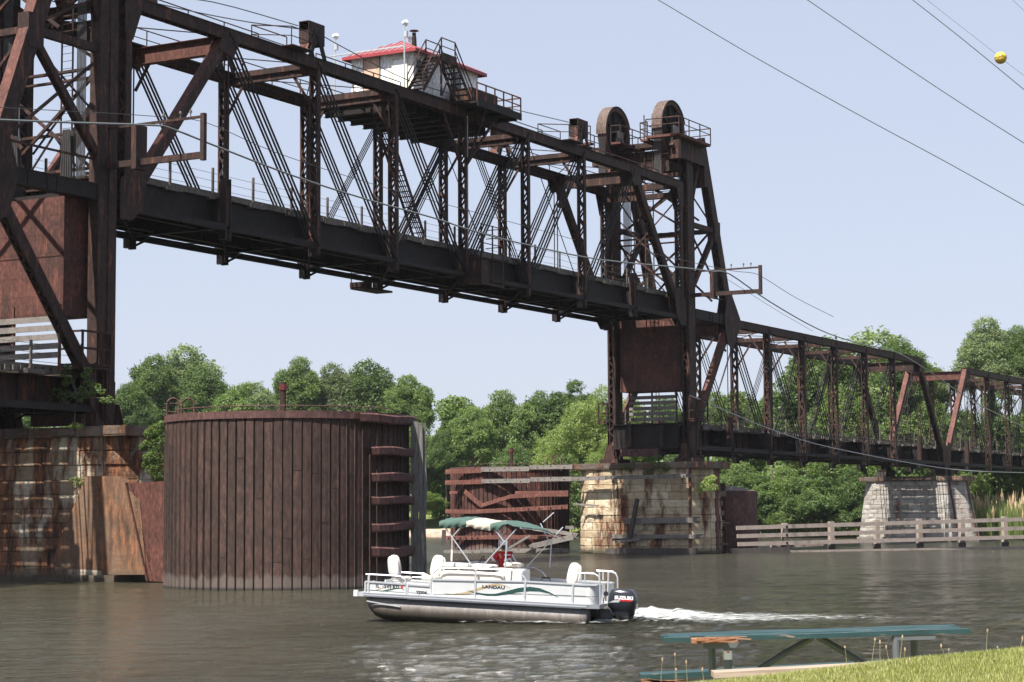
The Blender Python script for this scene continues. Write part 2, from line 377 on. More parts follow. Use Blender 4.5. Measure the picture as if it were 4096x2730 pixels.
def pulley(x,y):
    r=MB(); z=HT; x0,x1=x-.45,x+1.1
    # hollow box open at the low end, carried by two tapered side plates
    for yy in (y-.28,y+.34): r.plate([(x0,z+2.2),(x1,z+2.2),(x1,z+1.05),(x0,z+1.05)],yy,.03)
    r.bx(x0,x1,y-.3,y+.36,z+2.2,z+2.24); r.bx(x0,x0+.05,y-.27,y+.33,z+1.0,z+1.7); r.bx(x1-.04,x1,y-.27,y+.33,z+1.05,z+1.7)
    o=r.build('pulley_housing',MS,lift)
    r=MB()
    for yy in (y-.33,y+.39):
        r.plate([(x0-.05,z+.3),(x0+.32,z+.3),(x+.26,z+1.25),(x+.26,z+1.85),(x+.12,z+1.85)],yy,.05); r.plate([(x1+.12,z+.3),(x+.52,z+1.85),(x+.38,z+1.85),(x+.38,z+1.25),(x1-.25,z+.3)],yy,.05)
        r.lathe([(.0,-.03),(.16,-.03),(.16,.03),(0,.03)],(x+.32,yy-.03,z+1.62),'y',12)
    r.lathe([(.0,-.22),(.60,-.22),(.54,-.12),(.54,.12),(.60,.22),(0,.22)],(x+.32,y,z+1.45),'y',18)
    r.build('pulley',MSD,o)
    r=MB(); r.beam((x0-.25,y,z+.3),(x0+.1,y,z+1.05),.6,.05); r.build('cover_plate',MSR,o)
    # bay of hand rail
    if y<1:
        r=MB(); r.bx(x-2.9,x-1.0,y-1.0,y+.9,z+.28,z+.33)
        c=[(x-4.2,.78,z+1.3),(x-2.9,y-.9,z+1.3),(x-1.0,y-.9,z+1.3)]; rail_line(r,c,c[1:],.035)
        c=[(x-4.2,.78,z+1.3),(x-1.0,.78,z+1.3)]; rail_line(r,c,c,.035); r.build('railing_bay',MS,lift)
for x in (15.4,47.4): pulley(x,0.0); pulley(x,WT)
# ------------------------------------------------------------------ lift tower (frame: x away from the lift span, z=0 on the pier)
def tower(root):
    Hc=24.0; part=lambda mb,nm,m=MS,par=None:mb.build(nm,m,par or root)
    yn=(0,WT); hip=(PL+.05,11.05); top=(2.75,24.9)
    for y in yn:
        m=MB(); m.laced((0,y,.1),(0,y,Hc),.62,.55,(0,1,0),.55,th=.05,bar=.09,fl=.14)
        m.bx(.28,.95,y-.28,y-.22,-0.0,Hc-1); m.bx(.28,.95,y+.22,y+.28,0,Hc-1); m.bx(.95,.99,y-.30,y+.30,0,Hc-1)
        m.bx(-.32,-.27,y-.3,y-.1,1.2,Hc-6)
        part(m,'column')
        m=MB(); m.bx(-.9,1.3,y-.75,y+.75,-.28,.02); 
        for q in (-.45,0,.45):
            m.prism([(q-.02-.35,y-.5,.02),(q-.35,y+.5,.02),(q-.35,y+.2,1.1),(q-.35,y-.2,1.1)],(.04,0,0))
        part(m,'column_foot',MS)
        # back leg
        m=MB(); m.laced((hip[0],y,hip[1]),(top[0],y,top[1]),.55,.85,(0,1,0),.55,cover=-1,th=.05,bar=.09,fl=.16); o=part(m,'back_leg',MS)
        m=MB()
        for yy in (y-.34,y+.34):
            m.plate([(hip[0]-1.0,hip[1]-1.9),(hip[0]-.1,hip[1]-2.3),(hip[0]+1.6,hip[1]-.4),(hip[0]+1.6,hip[1]+.3),(hip[0]-.1,hip[1]+2.2),(hip[0]-.95,hip[1]+1.9),(hip[0]-1.5,hip[1]+.4),(hip[0]-1.5,hip[1]-.3)],yy,.03)
        mid=(hip[0]+(top[0]-hip[0])*.50, hip[1]+(top[1]-hip[1])*.50)
        m.bx(mid[0]-.5,mid[0]+.5,y-.33,y+.33,mid[1]-.9,mid[1]+.7)
        part(m,'gusset')
        # strut column-hip (continues the top chord), mid strut
        m=MB(); m.bx(.9,hip[0]-.7,y-.24,y-.19,hip[1]-.32,hip[1]+.38); m.bx(.9,hip[0]-.7,y+.19,y+.24,hip[1]-.32,hip[1]+.38); m.bx(.9,hip[0]-.7,y-.28,y+.28,hip[1]+.38,hip[1]+.41); m.bx(.9,hip[0]-.7,y-.28,y+.28,hip[1]-.35,hip[1]-.32)
        for q in (.45,.55,.75,.88): xx=.9+(hip[0]-1.6)*q; m.bx(xx-.02,xx+.02,y-.28,y-.235,hip[1]-.3,hip[1]+.36)
        part(m,'chord_strut',MSD)
        m=MB(); zz=mid[1]; m.beam((.5,y,zz),(mid[0]-.3,y,zz),.3,.38); part(m,'strut')
        # laced diagonals in the side panels
        m=MB(); m.laced((.6,y,Hc-11.4),(mid[0],y,mid[1]-.2),.34,.34,(0,1,0),.4,th=.03,bar=.05); part(m,'side_diagonal')
        m=MB(); m.laced((.45,y,mid[1]+.4),(top[0]-.1,y,top[1]-1.2),.34,.34,(0,1,0),.4,th=.03,bar=.05); part(m,'side_diagonal')
        m=MB(); m.beam((.4,y,mid[1]-.2),(hip[0]-.6,y,hip[1]+1.3),.10,.14); m.beam((.4,y,top[1]-4.2),(mid[0],y,mid[1]+.2),.08,.10); part(m,'side_rod')
        m=MB(); m.beam((.5,y,hip[1]+1.6),(hip[0]-.5,y,hip[1]+1.6),.08,.10); part(m,'side_rod')
        # top: girder under the wheel
        m=MB()
        for yy in (y-.55,y+.6): m.bx(-2.0,2.6,yy-.03,yy+.03,Hc-1.35,Hc+.05)
        m.bx(-2.0,2.6,y-.6,y+.65,Hc+.05,Hc+.09); m.bx(-2.05,-2.0,y-.5,y+.55,Hc-1.35,Hc+.05); m.bx(2.6,3.15,y-.5,y+.5,Hc-2.9,Hc-.2)
        part(m,'bearing_girder',MS)
        # sheave
        yc=y+.8 if y==0 else y-.8; xc=-1.05; zc=25.08; Rr=2.08
        m=MB(); m.lathe([(Rr,-.36),(Rr+.05,-.36),(Rr+.05,.36),(Rr,.36),(Rr-.22,.30),(Rr-.22,-.30),(Rr,-.36)],(xc,yc,zc),'y',48)
        sh=part(m,'sheave',MSB)
        m=MB(); m.lathe([(0,-.05),(Rr-.2,-.05),(Rr-.2,.05),(0,.05)],(xc,yc,zc),'y',36)
        for k in range(8):
            a_=k*math.pi/4+.2; m.beam((xc+.2*math.cos(a_),yc-.12,zc+.2*math.sin(a_)),(xc+(Rr-.2)*math.cos(a_),yc-.12,zc+(Rr-.2)*math.sin(a_)),.16,.12)
        m.lathe([(0,-.55),(.28,-.55),(.34,-.3),(.34,.3),(.28,.55),(0,.55)],(xc,yc,zc),'y',14); part(m,'wheel_web',MSD,sh)
        # cover hoods: band hugging the upper rim
        m=MB(); m.lathe([(Rr+.12,-.42),(Rr+.16,-.42),(Rr+.16,.42),(Rr+.12,.42)],(xc,yc,zc),'y',26,R_(20),R_(185)); part(m,'sheave_hood',MHOOD,sh)
        m=MB()
        for q in (-.7,.7): m.beam((xc+q,yc-.5,Hc+.1),(xc+q*.3,yc-.5,zc+.2),.1,.22)
        m.bx(xc-.45,xc+.45,yc-.6,yc-.42,zc-.3,zc+.25); part(m,'bearing',MGREASE)
        # platform and railing round the wheel
        m=MB()
        ysd=[(y-1.35,y-.62),(y+1.7,y+2.3)] if y==0 else [(y+.7,y+1.4),(y-2.3,y-1.5)]
        y0,y1=ysd[0]
        m.bx(-3.9,1.9,y0,y1,Hc+.02,Hc+.22); m.bx(-3.9,-2.6 if False else -3.35,y0,yc+.6,Hc+.02,Hc+.2); part(m,'platform',MSR)
        m=MB(); zt=Hc+1.45
        ya=y0 if y==0 else y1
        c=[(-3.9,yc+.6,zt),(-3.9,ya,zt),(1.9,ya,zt),(1.9,yc+.2,zt)]; rail_line(m,c,c+[(-2.1,ya,zt),(-.1,ya,zt)],.045,True,1.3)
        part(m,'railing')
        m=MB(); y0,y1=ysd[1]; m.bx(-3.0,1.2,y0,y1,Hc+.02,Hc+.18); part(m,'platform',MSR)
        m=MB(); ya=y0 if y>0 else y1; c=[(-3.0,y0 if y==0 else y1,zt),(-3.0,ya,zt),(1.2,ya,zt)]; rail_line(m,c,c+[(-.9,ya,zt)],.045,True,1.3); part(m,'railing')
        # ropes down to the lift span and back to the counterweight
        m=MB()
        for q in range(-3,4):
            yy=yc+q*.085; m.tube([(xc-Rr,yy,zc),(xc-Rr,yy,21.6+.1*(q%2))],.03,5); m.tube([(xc+Rr,yy,zc),(xc+Rr,yy,11.8)],.03,5)
        for q in range(-2,3): m.tube([(xc-Rr,yc+q*.13,22.4+.25*(q%2)),(xc-Rr,yc+q*.13,21.3)],.07,6)
        part(m,'hoist_rope',MROPE)
        m=MB(); m.beam((-.4,y,Hc-1.3),(-2.4 ,y,Hc-.3),.3,.2) ; m.bx(-2.3,0,yc-.5,yc+.5,Hc-1.0,Hc-.9); part(m,'bracket')
    # transverse bracing between the columns
    def cross(x,z0,z1,nm='cross_brace',w_=.12):
        m=MB(); m.beam((x,.3,z0),(x,WT-.3,z1),w_,w_*1.2,(1,0,0)); m.beam((x+.13,WT-.3,z0),(x+.13,.3,z1),w_,w_*1.2,(1,0,0)); part(m,nm)
    cross(.75,hip[1]+1.2,16.6); cross(.75,17.6,Hc-2.8)
    for z,d in ((17.1,.45),(hip[1]+.8,.35)):
        m=MB(); m.beam((.75,.3,z),(.75,WT-.3,z),.22,.12,(1,0,0)); m.beam((.75,.3,z-d),(.75,WT-.3,z-d),.22,.1,(1,0,0)); part(m,'cross_strut')
    m=MB(); 
    for x in (-.1,2.6): m.bx(x-.03,x+.03,.3,WT-.3,Hc-1.9,Hc-.3); m.bx(x-.2,x+.2,.3,WT-.3,Hc-.3,Hc-.26); m.bx(x-.2,x+.2,.3,WT-.3,Hc-1.94,Hc-1.9)
    for q in range(5): yy=1.1+q*(WT-2.2)/4; m.beam((-.1,yy,Hc-.4),(2.6,yy+.6,Hc-.4),.12,.1)
    part(m,'top_girder')
    m=MB(); m.laced((-.5,.4,Hc+.1),(-.5,WT-.4,Hc+.1),.5,.3,(1,0,0),.6); part(m,'top_strut')
    cross(mid[0],mid[1]-.0,hip[1]+1.4); cross(top[0]+.3,top[1]-2.2,mid[1]+.6)
    m=MB(); m.laced((mid[0],.3,mid[1]),(mid[0],WT-.3,mid[1]),.34,.3,(1,0,0),.5); part(m,'cross_strut')
    m=MB(); m.laced((hip[0],.3,hip[1]),(hip[0],WT-.3,hip[1]),.4,.5,(1,0,0),.5); part(m,'cross_strut')
    # walk across the top
    m=MB(); c=[(1.2,.4,Hc+1.2),(1.2,WT-.4,Hc+1.2)]; rail_line(m,c,[(1.2,.4+q*(WT-.8)/4,Hc+1.2) for q in range(5)],.04,True,1.1); c=[(-.9,.6,Hc-3.1),(-.9,WT-.6,Hc-3.1)]; rail_line(m,c,[(-.9,.6+q*(WT-1.2)/4,Hc-3.1) for q in range(5)],.04); m.bx(.4,1.2,.3,WT-.3,Hc+.1,Hc+.14); part(m,'top_railing')
    m=MB()
    for yy in (2.55,3.25): m.bx(-.34,-.28,yy-.035,yy+.035,9.6,Hc+2.6)
    for k in range(45): m.bx(-.32,-.30,2.55,3.25,9.8+k*.37,9.82+k*.37)
    part(m,'ladder')
    m=MB()
    for yy in (-.75,-.4): m.bx(.6,.64,yy-.02,yy+.02,.2,3.9)
    for k in range(12): m.bx(.61,.63,-.75,-.4,.4+k*.3,.42+k*.3)
    part(m,'ladder')
    # small service cages near the pier
    for y,s_ in ((0,-1),(WT,1)):
        m=MB(); ya=y+s_*.33; yb=y+s_*1.05
        m.bx(-.5,1.3,min(ya,yb),max(ya,yb),2.75,2.83)
        c=[(1.3,ya,4.35),(1.3,yb,4.35),(-.5,yb,4.35),(-.5,ya,4.35)]; 
        for z in (4.35,3.6,2.95): m.beam((1.3,yb,z),(-.5,yb,z),.08,.08); m.beam((1.3,ya,z),(1.3,yb,z),.08,.08); m.beam((-.5,ya,z),(-.5,yb,z),.08,.08)
        for q in c: m.beam((q[0],q[1],2.8),(q[0],q[1],4.4),.1,.1)
        part(m,'service_cage',MS)
    # outrigger carrying the cables
    m=MB(); m.beam((.3,-.1,hip[1]+1.35),(.3,-5.95,hip[1]+1.35),.2,.3,(1,0,0)); m.beam((.3,-5.95,hip[1]+1.1),(.3,-5.95,hip[1]+3.3),.22,.22,(1,0,0)); m.beam((.3,0,hip[1]+3.15),(.3,-6.0,hip[1]+3.15),.10,.12,(1,0,0))
    m.bx(-.1,.7,-2.3,-2.0,hip[1]+1.0,hip[1]+3.1); part(m,'outrigger',MS)
    m=MB(); z0,z1=hip[1]+1.35,hip[1]+3.15
    for z in (z0,z1): m.beam((.3,-.1,z),(.3,WT+.4,z),.14,.14,(1,0,0))
    for q in range(4):
        ya=WT*q/4; yb=WT*(q+1)/4; m.beam((.3,ya,z0 if q%2 else z1),(.3,yb,z1 if q%2 else z0),.08,.08,(1,0,0))
    part(m,'outrigger_truss',MS)
    m=MB()
    for q in (-4.6,-5.2,-3.6): m.bx(.28,.32,q-.02,q+.02,hip[1]+3.2,hip[1]+3.55); m.lathe([(0,0),(.07,0),(.07,.12),(0,.12)],(.3,q,hip[1]+3.4),'z',8)
    part(m,'insulator',MGREASE)
MHOOD=steel('sheave_rim_paint',(.06,.04,.034),(.115,.08,.065),(.32,.27,.23),.60)
MGREASE=plain('grease_grey',(.12,.11,.10),.5,0,.3); MROPE=plain('steel_rope',(.055,.05,.048),.55,.3,.3)
tw=empty('lift_tower',wp(65.25,0,7.17),TH); tag(tw,'rusty lift tower with two big wheels on top, standing on the far cream stone pier','lift tower',group='lift towers of the bridge')
tower(tw)
tw2=copy_tree(tw); tw2.location=wp(-1.15,0,7.17); tw2.scale=(-1,1,1); tw2['label']='rusty lift tower cut by the left edge, at the near end of the raised span'
for o in children(tw2):
    if o.name.startswith('service_cage'): bpy.data.objects.remove(o)
m=MB(); ya,yb=-.42,-.34
for z in (2.85,3.6,4.4): m.beam((.1,ya,z),(2.1,ya,z),.07,.1); m.beam((2.1,ya,z),(2.1,.9,z),.07,.1)
for x in (.1,.9,2.1): m.beam((x,ya,2.7),(x,ya,4.45),.08,.1)
for k in range(6): m.beam((.15+k*.13,ya,2.9),(.15+k*.13,ya,4.4),.02,.02)
m.bx(.0,2.15,-.45,.9,2.65,2.75); m.build('service_cage',MS,tw2)
# counterweights
def cw(loc_,label,yoke):
    r=empty('counterweight',loc_,TH); tag(r,label,'counterweight',group='counterweights of the lift bridge')
    m=MB(); X,Y,Z=2.0,5.15,5.6
    m.bx(0,X,0,Y,0,Z)
    for s_,xx in ((-1,-.012),(1,X+.012)):
        for z in (2.9,): m.box((xx,Y/2,z),(.02,Y,.22))
    for yy in (.1,Y-.1): m.box((-.012,yy,Z/2),(.02,.2,Z)); m.box((X+.012,yy,Z/2),(.02,.2,Z))
    # rivets
    def riv(x,y,z): m.add([(x-.03,y-.022,z),(x-.0,y,z-.022),(x-.03,y+.022,z),(x,y,z+.022),(x-.035,y,z)],[(0,1,4),(1,2,4),(2,3,4),(3,0,4)])
    for face in (-.022,):
        for k in range(44):
            for yy in (.06,.17,Y-.06,Y-.17,1.3,2.45,3.6): riv(face,yy,.1+k*.125)
        for k in range(38):
            for z in (.06,.14,1.0,1.9,2.82,2.98,3.9,4.8): riv(face,.12+k*.12,z)
    m.build('plate_box',MCW,r)
    m=MB()
    for y0 in (.25,Y-1.85): m.prism([(1.0,y0,Z),(1.0,y0+1.6,Z),(1.0,y0+1.25,Z+1.0),(1.0,y0+.45,Z+1.0)],(.25,0,0))
    m.bx(.4,1.6,.3,Y-.3,Z,Z+.25); m.build('yoke',MSD,r)
    m=MB()
    for y0 in (.9,Y-.9):
        m=MB()
        for k in range(5):
            for j in range(2): m.tube([(1.05+j*.25,y0+(k-2)*.15,Z+.9),(1.05+j*.25,y0+(k-2)*.14,Z+1.7),(1.05+j*.25,y0+(k-2)*.09,Z+3.4)],.05,6)
        m.build('rope_socket',MROPE,r)
    return r
MCW=steel('counterweight_plate',(.028,.016,.014),(.095,.036,.027),(.15,.058,.036),.56)
cw(wp(-3.4,.65,12.35),'large rust red riveted counterweight box lit by the sun in the left lift tower',1)
cw(wp(65.45,.62,12.35),'dark shaded counterweight box hanging inside the far lift tower',1)
# slatted timber screens on the tracks under the counterweights
def screen(s,label,z,t0,t1,nb,hi=0):
    r=empty('barrier_screen',wp(s,t0,z),TH); tag(r,label,'barrier',group='timber barriers across the track')
    for k in range(nb):
        m=MB(); m.box((0,(t1-t0)/2,.35+k*.42),(.06,t1-t0,.27)); m.build('board',MWG,r)
    for q in (.0,(t1-t0)*.52,t1-t0):
        m=MB(); m.box((.07,q,nb*.22+.05),(.10,.12,nb*.44+.5+hi)); m.build('upright',MSR,r)
    return r
screen(-4.3,'weathered timber slat barrier across the track in front of the sunlit counterweight',10.05,.1,5.6,5,.4)
screen(66.2,'timber slat barrier across the track under the shaded counterweight',9.9,1.4,5.4,5,.3)
# bearing girders on the piers below the tower
for s_,lab in ((65.25,'deep dark girder between the tower feet on the far stone pier'),(-1.15,'deep dark girder between the tower feet on the stained left pier')):
    r=empty('pier_girder',wp(s_,0,7.2),TH); tag(r,lab,'girder',group='girders across the tower piers')
    m=MB(); sx=-1 if s_>0 else 1
    m.bx(sx*.85-.03,sx*.85+.03,.4,WT-.4,.75,2.55); m.bx(sx*.85-.25,sx*.85+.25,.35,WT-.35,2.55,2.6); m.bx(sx*.85-.25,sx*.85+.25,.35,WT-.35,.7,.75)
    m.build('web_plate',MSD,r)
    for q in (1.7,4.4):
        m=MB(); m.bx(sx*1.1-.08,sx*1.1+.08,q-.15,q+.15,.9,2.5); m.build('stiffener',MS,r)
    m=MB(); m.bx(sx*.9-.3,sx*.9+.3,2.0,5.2,.15,.7); m.build('shoe',MSB,r)
# ------------------------------------------------------------------ machinery house and its platform on the lift span
MPAINT=steel('flaking_white_paint',(.62,.62,.60),(.78,.78,.76),(.33,.31,.28),.62,rough=.7)
MROOF=plain('red_sheet_roof',(.34,.115,.12),.35,0,.08); MFASCIA=plain('dark_red_fascia',(.27,.04,.045),.5)
MPLY=wood('bare_plywood',(.36,.22,.15),(.52,.36,.26),(.62,.46,.35),(6,6,.8)); MDOOR=plain('white_door',(.82,.82,.80),.45,0,.03); MTRIM=plain('yellowed_trim',(.62,.60,.42),.6)
MGLASS=plain('dark_window_glass',(.03,.04,.045),.08,0,.1); MGALV=plain('galvanised_steel',(.50,.51,.52),.4,.5,.08); MLAMP=plain('lamp_glass',(.8,.8,.78),.15)
hz=28.35; hs0,hs1,ht0,ht1=27.8,35.5,1.0,5.45; hh=2.85
mh=empty('machinery_house',wp(hs0,ht0,hz),TH); tag(mh,'small white weathered operator house with a red metal roof on top of the raised span','bridge house')
LX,LY=hs1-hs0,ht1-ht0
m=MB(); m.bx(0,LX,0,LY,0,hh)
for k in range(5): m.box((-.012,.02+k*LY/4.01,hh/2),(.02,.05,hh))
for k in range(8): m.box((.02+k*LX/7.01,-.012,hh/2),(.05,.02,hh))
m.box((-.012,LY/2,2.0),(.018,LY,.04))
m.build('wall',MPAINT,mh)
E_=.45; rz=1.25; m=MB()
def roofslab(mb,th=.06):
    c=[(-E_,-E_,hh),(LX+E_,-E_,hh),(LX+E_,LY+E_,hh),(-E_,LY+E_,hh)]; q=LY/2; t=[(q,q,hh+rz),(LX-q,q,hh+rz)]
    mb.add([Vector(p) for p in c]+[Vector(p) for p in t]+[Vector(p)-Vector((0,0,th)) for p in c],[(0,1,5,4),(1,2,5),(2,3,4,5),(3,0,4),(6,9,8,7)])
roofslab(m)
q=LY/2
for k in range(1,20):      # standing ribs
    x=-E_+k*(LX+2*E_)/20; lim=min(1,(x+E_)/(q+E_),(LX+E_-x)/(q+E_))
    for sg in (0,1):
        y0=-E_ if sg==0 else LY+E_; y1=y0+(q+E_)*lim*(1 if sg==0 else -1)
        m.beam((x,y0,hh+.02),(x,y1,hh+rz*lim+.02),.045,.05,(1,0,0))
for k in range(1,12):
    y=-E_+k*(LY+2*E_)/12; lim=min(1,(y+E_)/(q+E_),(LY+E_-y)/(q+E_))
    for sg in (0,1):
        x0=-E_ if sg==0 else LX+E_; x1=x0+(q+E_)*lim*(1 if sg==0 else -1)
        m.beam((x0,y,hh+.02),(x1,y,hh+rz*lim+.02),.045,.05,(0,1,0))
rf=m.build('roof',MROOF,mh)
m=MB()
for a_,b_ in (((-E_,-E_),(LX+E_,-E_)),((LX+E_,-E_),(LX+E_,LY+E_)),((LX+E_,LY+E_),(-E_,LY+E_)),((-E_,LY+E_),(-E_,-E_))):
    m.beam((a_[0],a_[1],hh-.09),(b_[0],b_[1],hh-.09),.05,.2,(0,0,1) if False else ((0,1,0) if a_[1]==b_[1] else (1,0,0)))
m.build('fascia',MFASCIA,rf)
m=MB(); m.box((-.03,LY-1.45,1.55),(.05,1.15,2.3)); pl=m.build('boarded_window',MPLY,mh)
m=MB(); m.box((-.06,LY-1.45,1.35),(.03,1.15,.08)); m.box((-.06,LY-.86,1.55),(.03,.06,2.35)); m.box((-.06,LY-2.05,1.55),(.03,.06,2.35)); m.build('window_frame',MWG,pl)
m=MB(); m.box((-.04,.95,1.2),(.06,.95,2.25)); dr=m.build('door',MDOOR,mh)
m=MB(); m.box((-.05,.43,1.22),(.07,.07,2.4)); m.box((-.05,1.47,1.22),(.07,.07,2.4)); m.box((-.05,.95,2.45),(.07,1.1,.08)); m.build('door_frame',MTRIM,dr)
m=MB(); m.lathe([(0,-.05),(.04,-.05),(.04,0),(0,0)],(-.08,.6,1.15),'x',8); m.build('door_handle',MGALV,dr)
for x,w_ in ((1.0,1.2),(5.0,1.1)):
    m=MB(); m.box((x,-.02,1.75),(w_,.03,1.1)); wn=m.build('window',MGLASS,mh)
    m=MB()
    for q_ in (-1,0,1): m.box((x+q_*w_/2,-.04,1.75),(.06,.03,1.16))
    for q_ in (-1,1): m.box((x,-.041,1.75+q_*.55),(w_+.1,.03,.06))
    m.build('window_frame',MWG,wn)
m=MB(); m.lathe([(0,0),(.24,0),(.24,.12),(.17,.18),(.14,.8),(.12,.85),(.12,1.05),(0,1.05)],(1.3,.75,hh+.35),'z',14); m.lathe([(0,.0),(.30,.0),(.26,.04),(0,.10)],(1.3,.75,hh+1.52),'z',14)
for k in range(4): m.tube([(1.3+.1*math.cos(k*1.57),.75+.1*math.sin(k*1.57),hh+1.35),(1.3+.1*math.cos(k*1.57),.75+.1*math.sin(k*1.57),hh+1.55)],.012,4)
m.build('chimney',MSD,rf)
m=MB(); m.tube([(2.6,1.9,hh+.9),(2.6,1.9,hh+1.5)],.08,8); m.beam((2.35,1.9,hh+1.55),(2.85,1.9,hh+1.5),.16,.12); m.build('vent_pipe',MGALV,rf)
m=MB(); m.tube([(LX-2.6,.2,hh+.3),(LX-2.6,.2,hh+1.75)],.025,5); m.build('aerial',MGALV,rf)
# floodlight frame beside the house
fr=empty('floodlight_frame',wp(26.1,0,28.0),TH); tag(fr,'grey pipe frame carrying two white floodlights across the front of the operator house','floodlight frame')
m=MB(); m.beam((0,.55,3.05),(0,6.0,3.05),.09,.09); m.beam((0,5.6,3.0),(0,4.7,1.1),.05,.05)
m.tube([(0,.55,.2),(0,.55,3.0)],.05,6); m.tube([(0,5.6,.2),(0,5.6,3.0)],.05,6); m.build('cross_pipe',MGALV,fr)
for y,h_ in ((.55,4.5),(5.6,4.3)):
    m=MB(); m.tube([(0,y,3.0),(0,y,h_)],.045,6); m.box((-.02,y-.12,h_-.75),(.18,.2,.36)); pz=m.build('mast',MGALV,fr)
    m=MB(); m.lathe([(0,0),(.08,0),(.20,.28),(.21,.30),(0,.33)],(-.1,y+.05,h_-.02),'x',12); m.tube([(0,y,h_),(-.05,y+.05,h_+.02)],.03,5); m.build('lamp_head',MLAMP,pz)
# steel stair up and over the chord, platforms
m=MB()
for y in (-.95,.15):
    for (x0,z0),(x1,z1) in (((27.4-1.6,HT+.25),(27.9,HT+2.75)),((31.7,HT+.25),(29.5,HT+2.75))): m.beam((x0,y,z0),(x1,y,z1),.05,.24)
for k in range(9):
    f=k/8; m.box((25.8+2.1*f,-.4,HT+.35+2.35*f),(.30,1.05,.035)); m.box((31.7-2.2*f,-.4,HT+.35+2.35*f),(.30,1.05,.035))
m.bx(27.9,29.5,-1.0,.2,HT+2.70,HT+2.85); m.bx(27.8,29.6,-1.02,-.98,HT+2.4,HT+2.95)
m.build('stair',MS,lift)
m=MB()
for y in (-.95,.15):
    c=[(25.8,y,HT+1.3),(27.9,y,HT+3.85),(29.5,y,HT+3.85),(31.7,y,HT+1.3)]; rail_line(m,c,[c[1],c[2],c[0],c[3]],.045)
for x in (27.95,29.45): m.beam((x,-.9,HT+.3),(x,-.9,HT+2.7),.1,.1)
m.beam((28.0,-.9,HT+.3),(29.4,-.9,HT+2.5),.07,.07); m.beam((29.4,-.9,HT+.3),(28.0,-.9,HT+2.5),.07,.07)
m.build('stair_railing',MS,lift)
PX1=36.1
m=MB(); m.bx(25.8,36.2,-.3,WT+.0,HT+.33,HT+.42); m.bx(30.6,PX1,-1.9,.0,HT+.25,HT+.36)
for x in (24.2,25.6,27,28.4,29.8,31.2,32.6,34,35.4): m.bx(x-.03,x+.03,.35,WT-.35,HT-.75,HT+.25); m.bx(x-.15,x+.15,.35,WT-.35,HT-.78,HT-.75)
for y in (1.6,3.1,4.7): m.bx(24.2,36,y-.03,y+.03,HT-.6,HT+.2)
for x in (26,28,30,32,34,36): m.bx(x-.08,x+.08,-1.6 if x>30 else 0,WT,HT-.0+.30-.25,HT+.25)
m.bx(30.6,PX1,-1.93,-1.85,HT+.05,HT+.5); m.build('house_platform',MSD,lift)
m=MB(); m.bx(31.4,36.0,.55,.6,HT+.45,HT+1.75); m.bx(31.4,36.0,-1.3,-1.25,HT+.42,HT+.8)
m.bx(31.6,34.8,-.9,.4,HT+.4,HT+1.5); m.build('platform_panel',MS,lift)
m=MB(); c=[(30.6,-1.85,HT+1.5),(PX1,-1.85,HT+1.5),(PX1,.3,HT+1.5)]; rail_line(m,c,[(30.6+k*1.1,-1.85,HT+1.5) for k in range(6)]+[c[2]],.05,True,1.2); m.build('platform_railing',MSR,lift)
# struts holding the bracketed platform, cab platform at deck level, inclined ladder
m=MB(); m.beam((32,0,HT-3.6),(29.6,0,HT-.3),.14,.2); m.beam((32,0,HT-3.6),(34.6,-.9,HT+.1),.1,.16); m.beam((32,-.1,HT-3.6),(32.0,-1.7,HT+.1),.1,.12,(1,0,0)); m.build('platform_strut',MS,lift)
m=MB()
m.bx(32.3,35.2,-1.1,.2,1.05,1.12); m.bx(32.3,35.2,-1.1,-1.05,-.6,-.45)
for x in (32.4,33.8,35.1): m.beam((x,-1.05,-.6),(x,-1.05,3.2),.07,.07)
for z in (2.0,2.6,3.15): m.beam((32.3,-1.05,z),(35.2,-1.05,z),.05,.05); m.beam((35.15,-1.05,z),(35.15,.2,z),.05,.05)
m.bx(32.3,33.4,-1.0,.2,-.5,1.0); m.build('cab_platform',MS,lift)
m=MB(); p0=Vector((25.1,1.9,HT-.6)); p1=Vector((30.1,1.9,1.9))
for y in (1.5,2.3): m.beam(p0+Vector((0,y-1.9,0)),p1+Vector((0,y-1.9,0)),.06,.22)
for k in range(1,26): q=p0.lerp(p1,k/26); m.box(q,(.24,.8,.03))
m.build('inclined_ladder',MS,lift)
m=MB(); m.tube([(32.1,-.25,HT-.2),(32.1,-.25,1.6)],.05,6); m.build('conduit',MGALV,lift)
m=MB(); BX=29.3; m.bx(BX,BX+3.0,WT-.9,WT+.3,-.78,-.66); m.bx(BX-.05,BX+.0,WT-.9,WT+.3,-.66,-.35)
for x in (BX+.05,BX+1.9):
    for y in (WT-.85,WT+.25): m.beam((x,y,-.7),(x,y,1.2),.05,.05)
for z in (.85,.5): m.beam((BX,WT-.85,z),(BX+2,WT-.85,z),.05,.05)
m.bx(BX+.6,BX+1.1,WT-.6,WT-.2,-.64,-.25); m.build('inspection_basket',MS,lift)
m=MB(); m.beam((20.3,3.1,1.9),(20.3,3.1,5.6),.25,.3); m.build('signal_post',MS,lift)
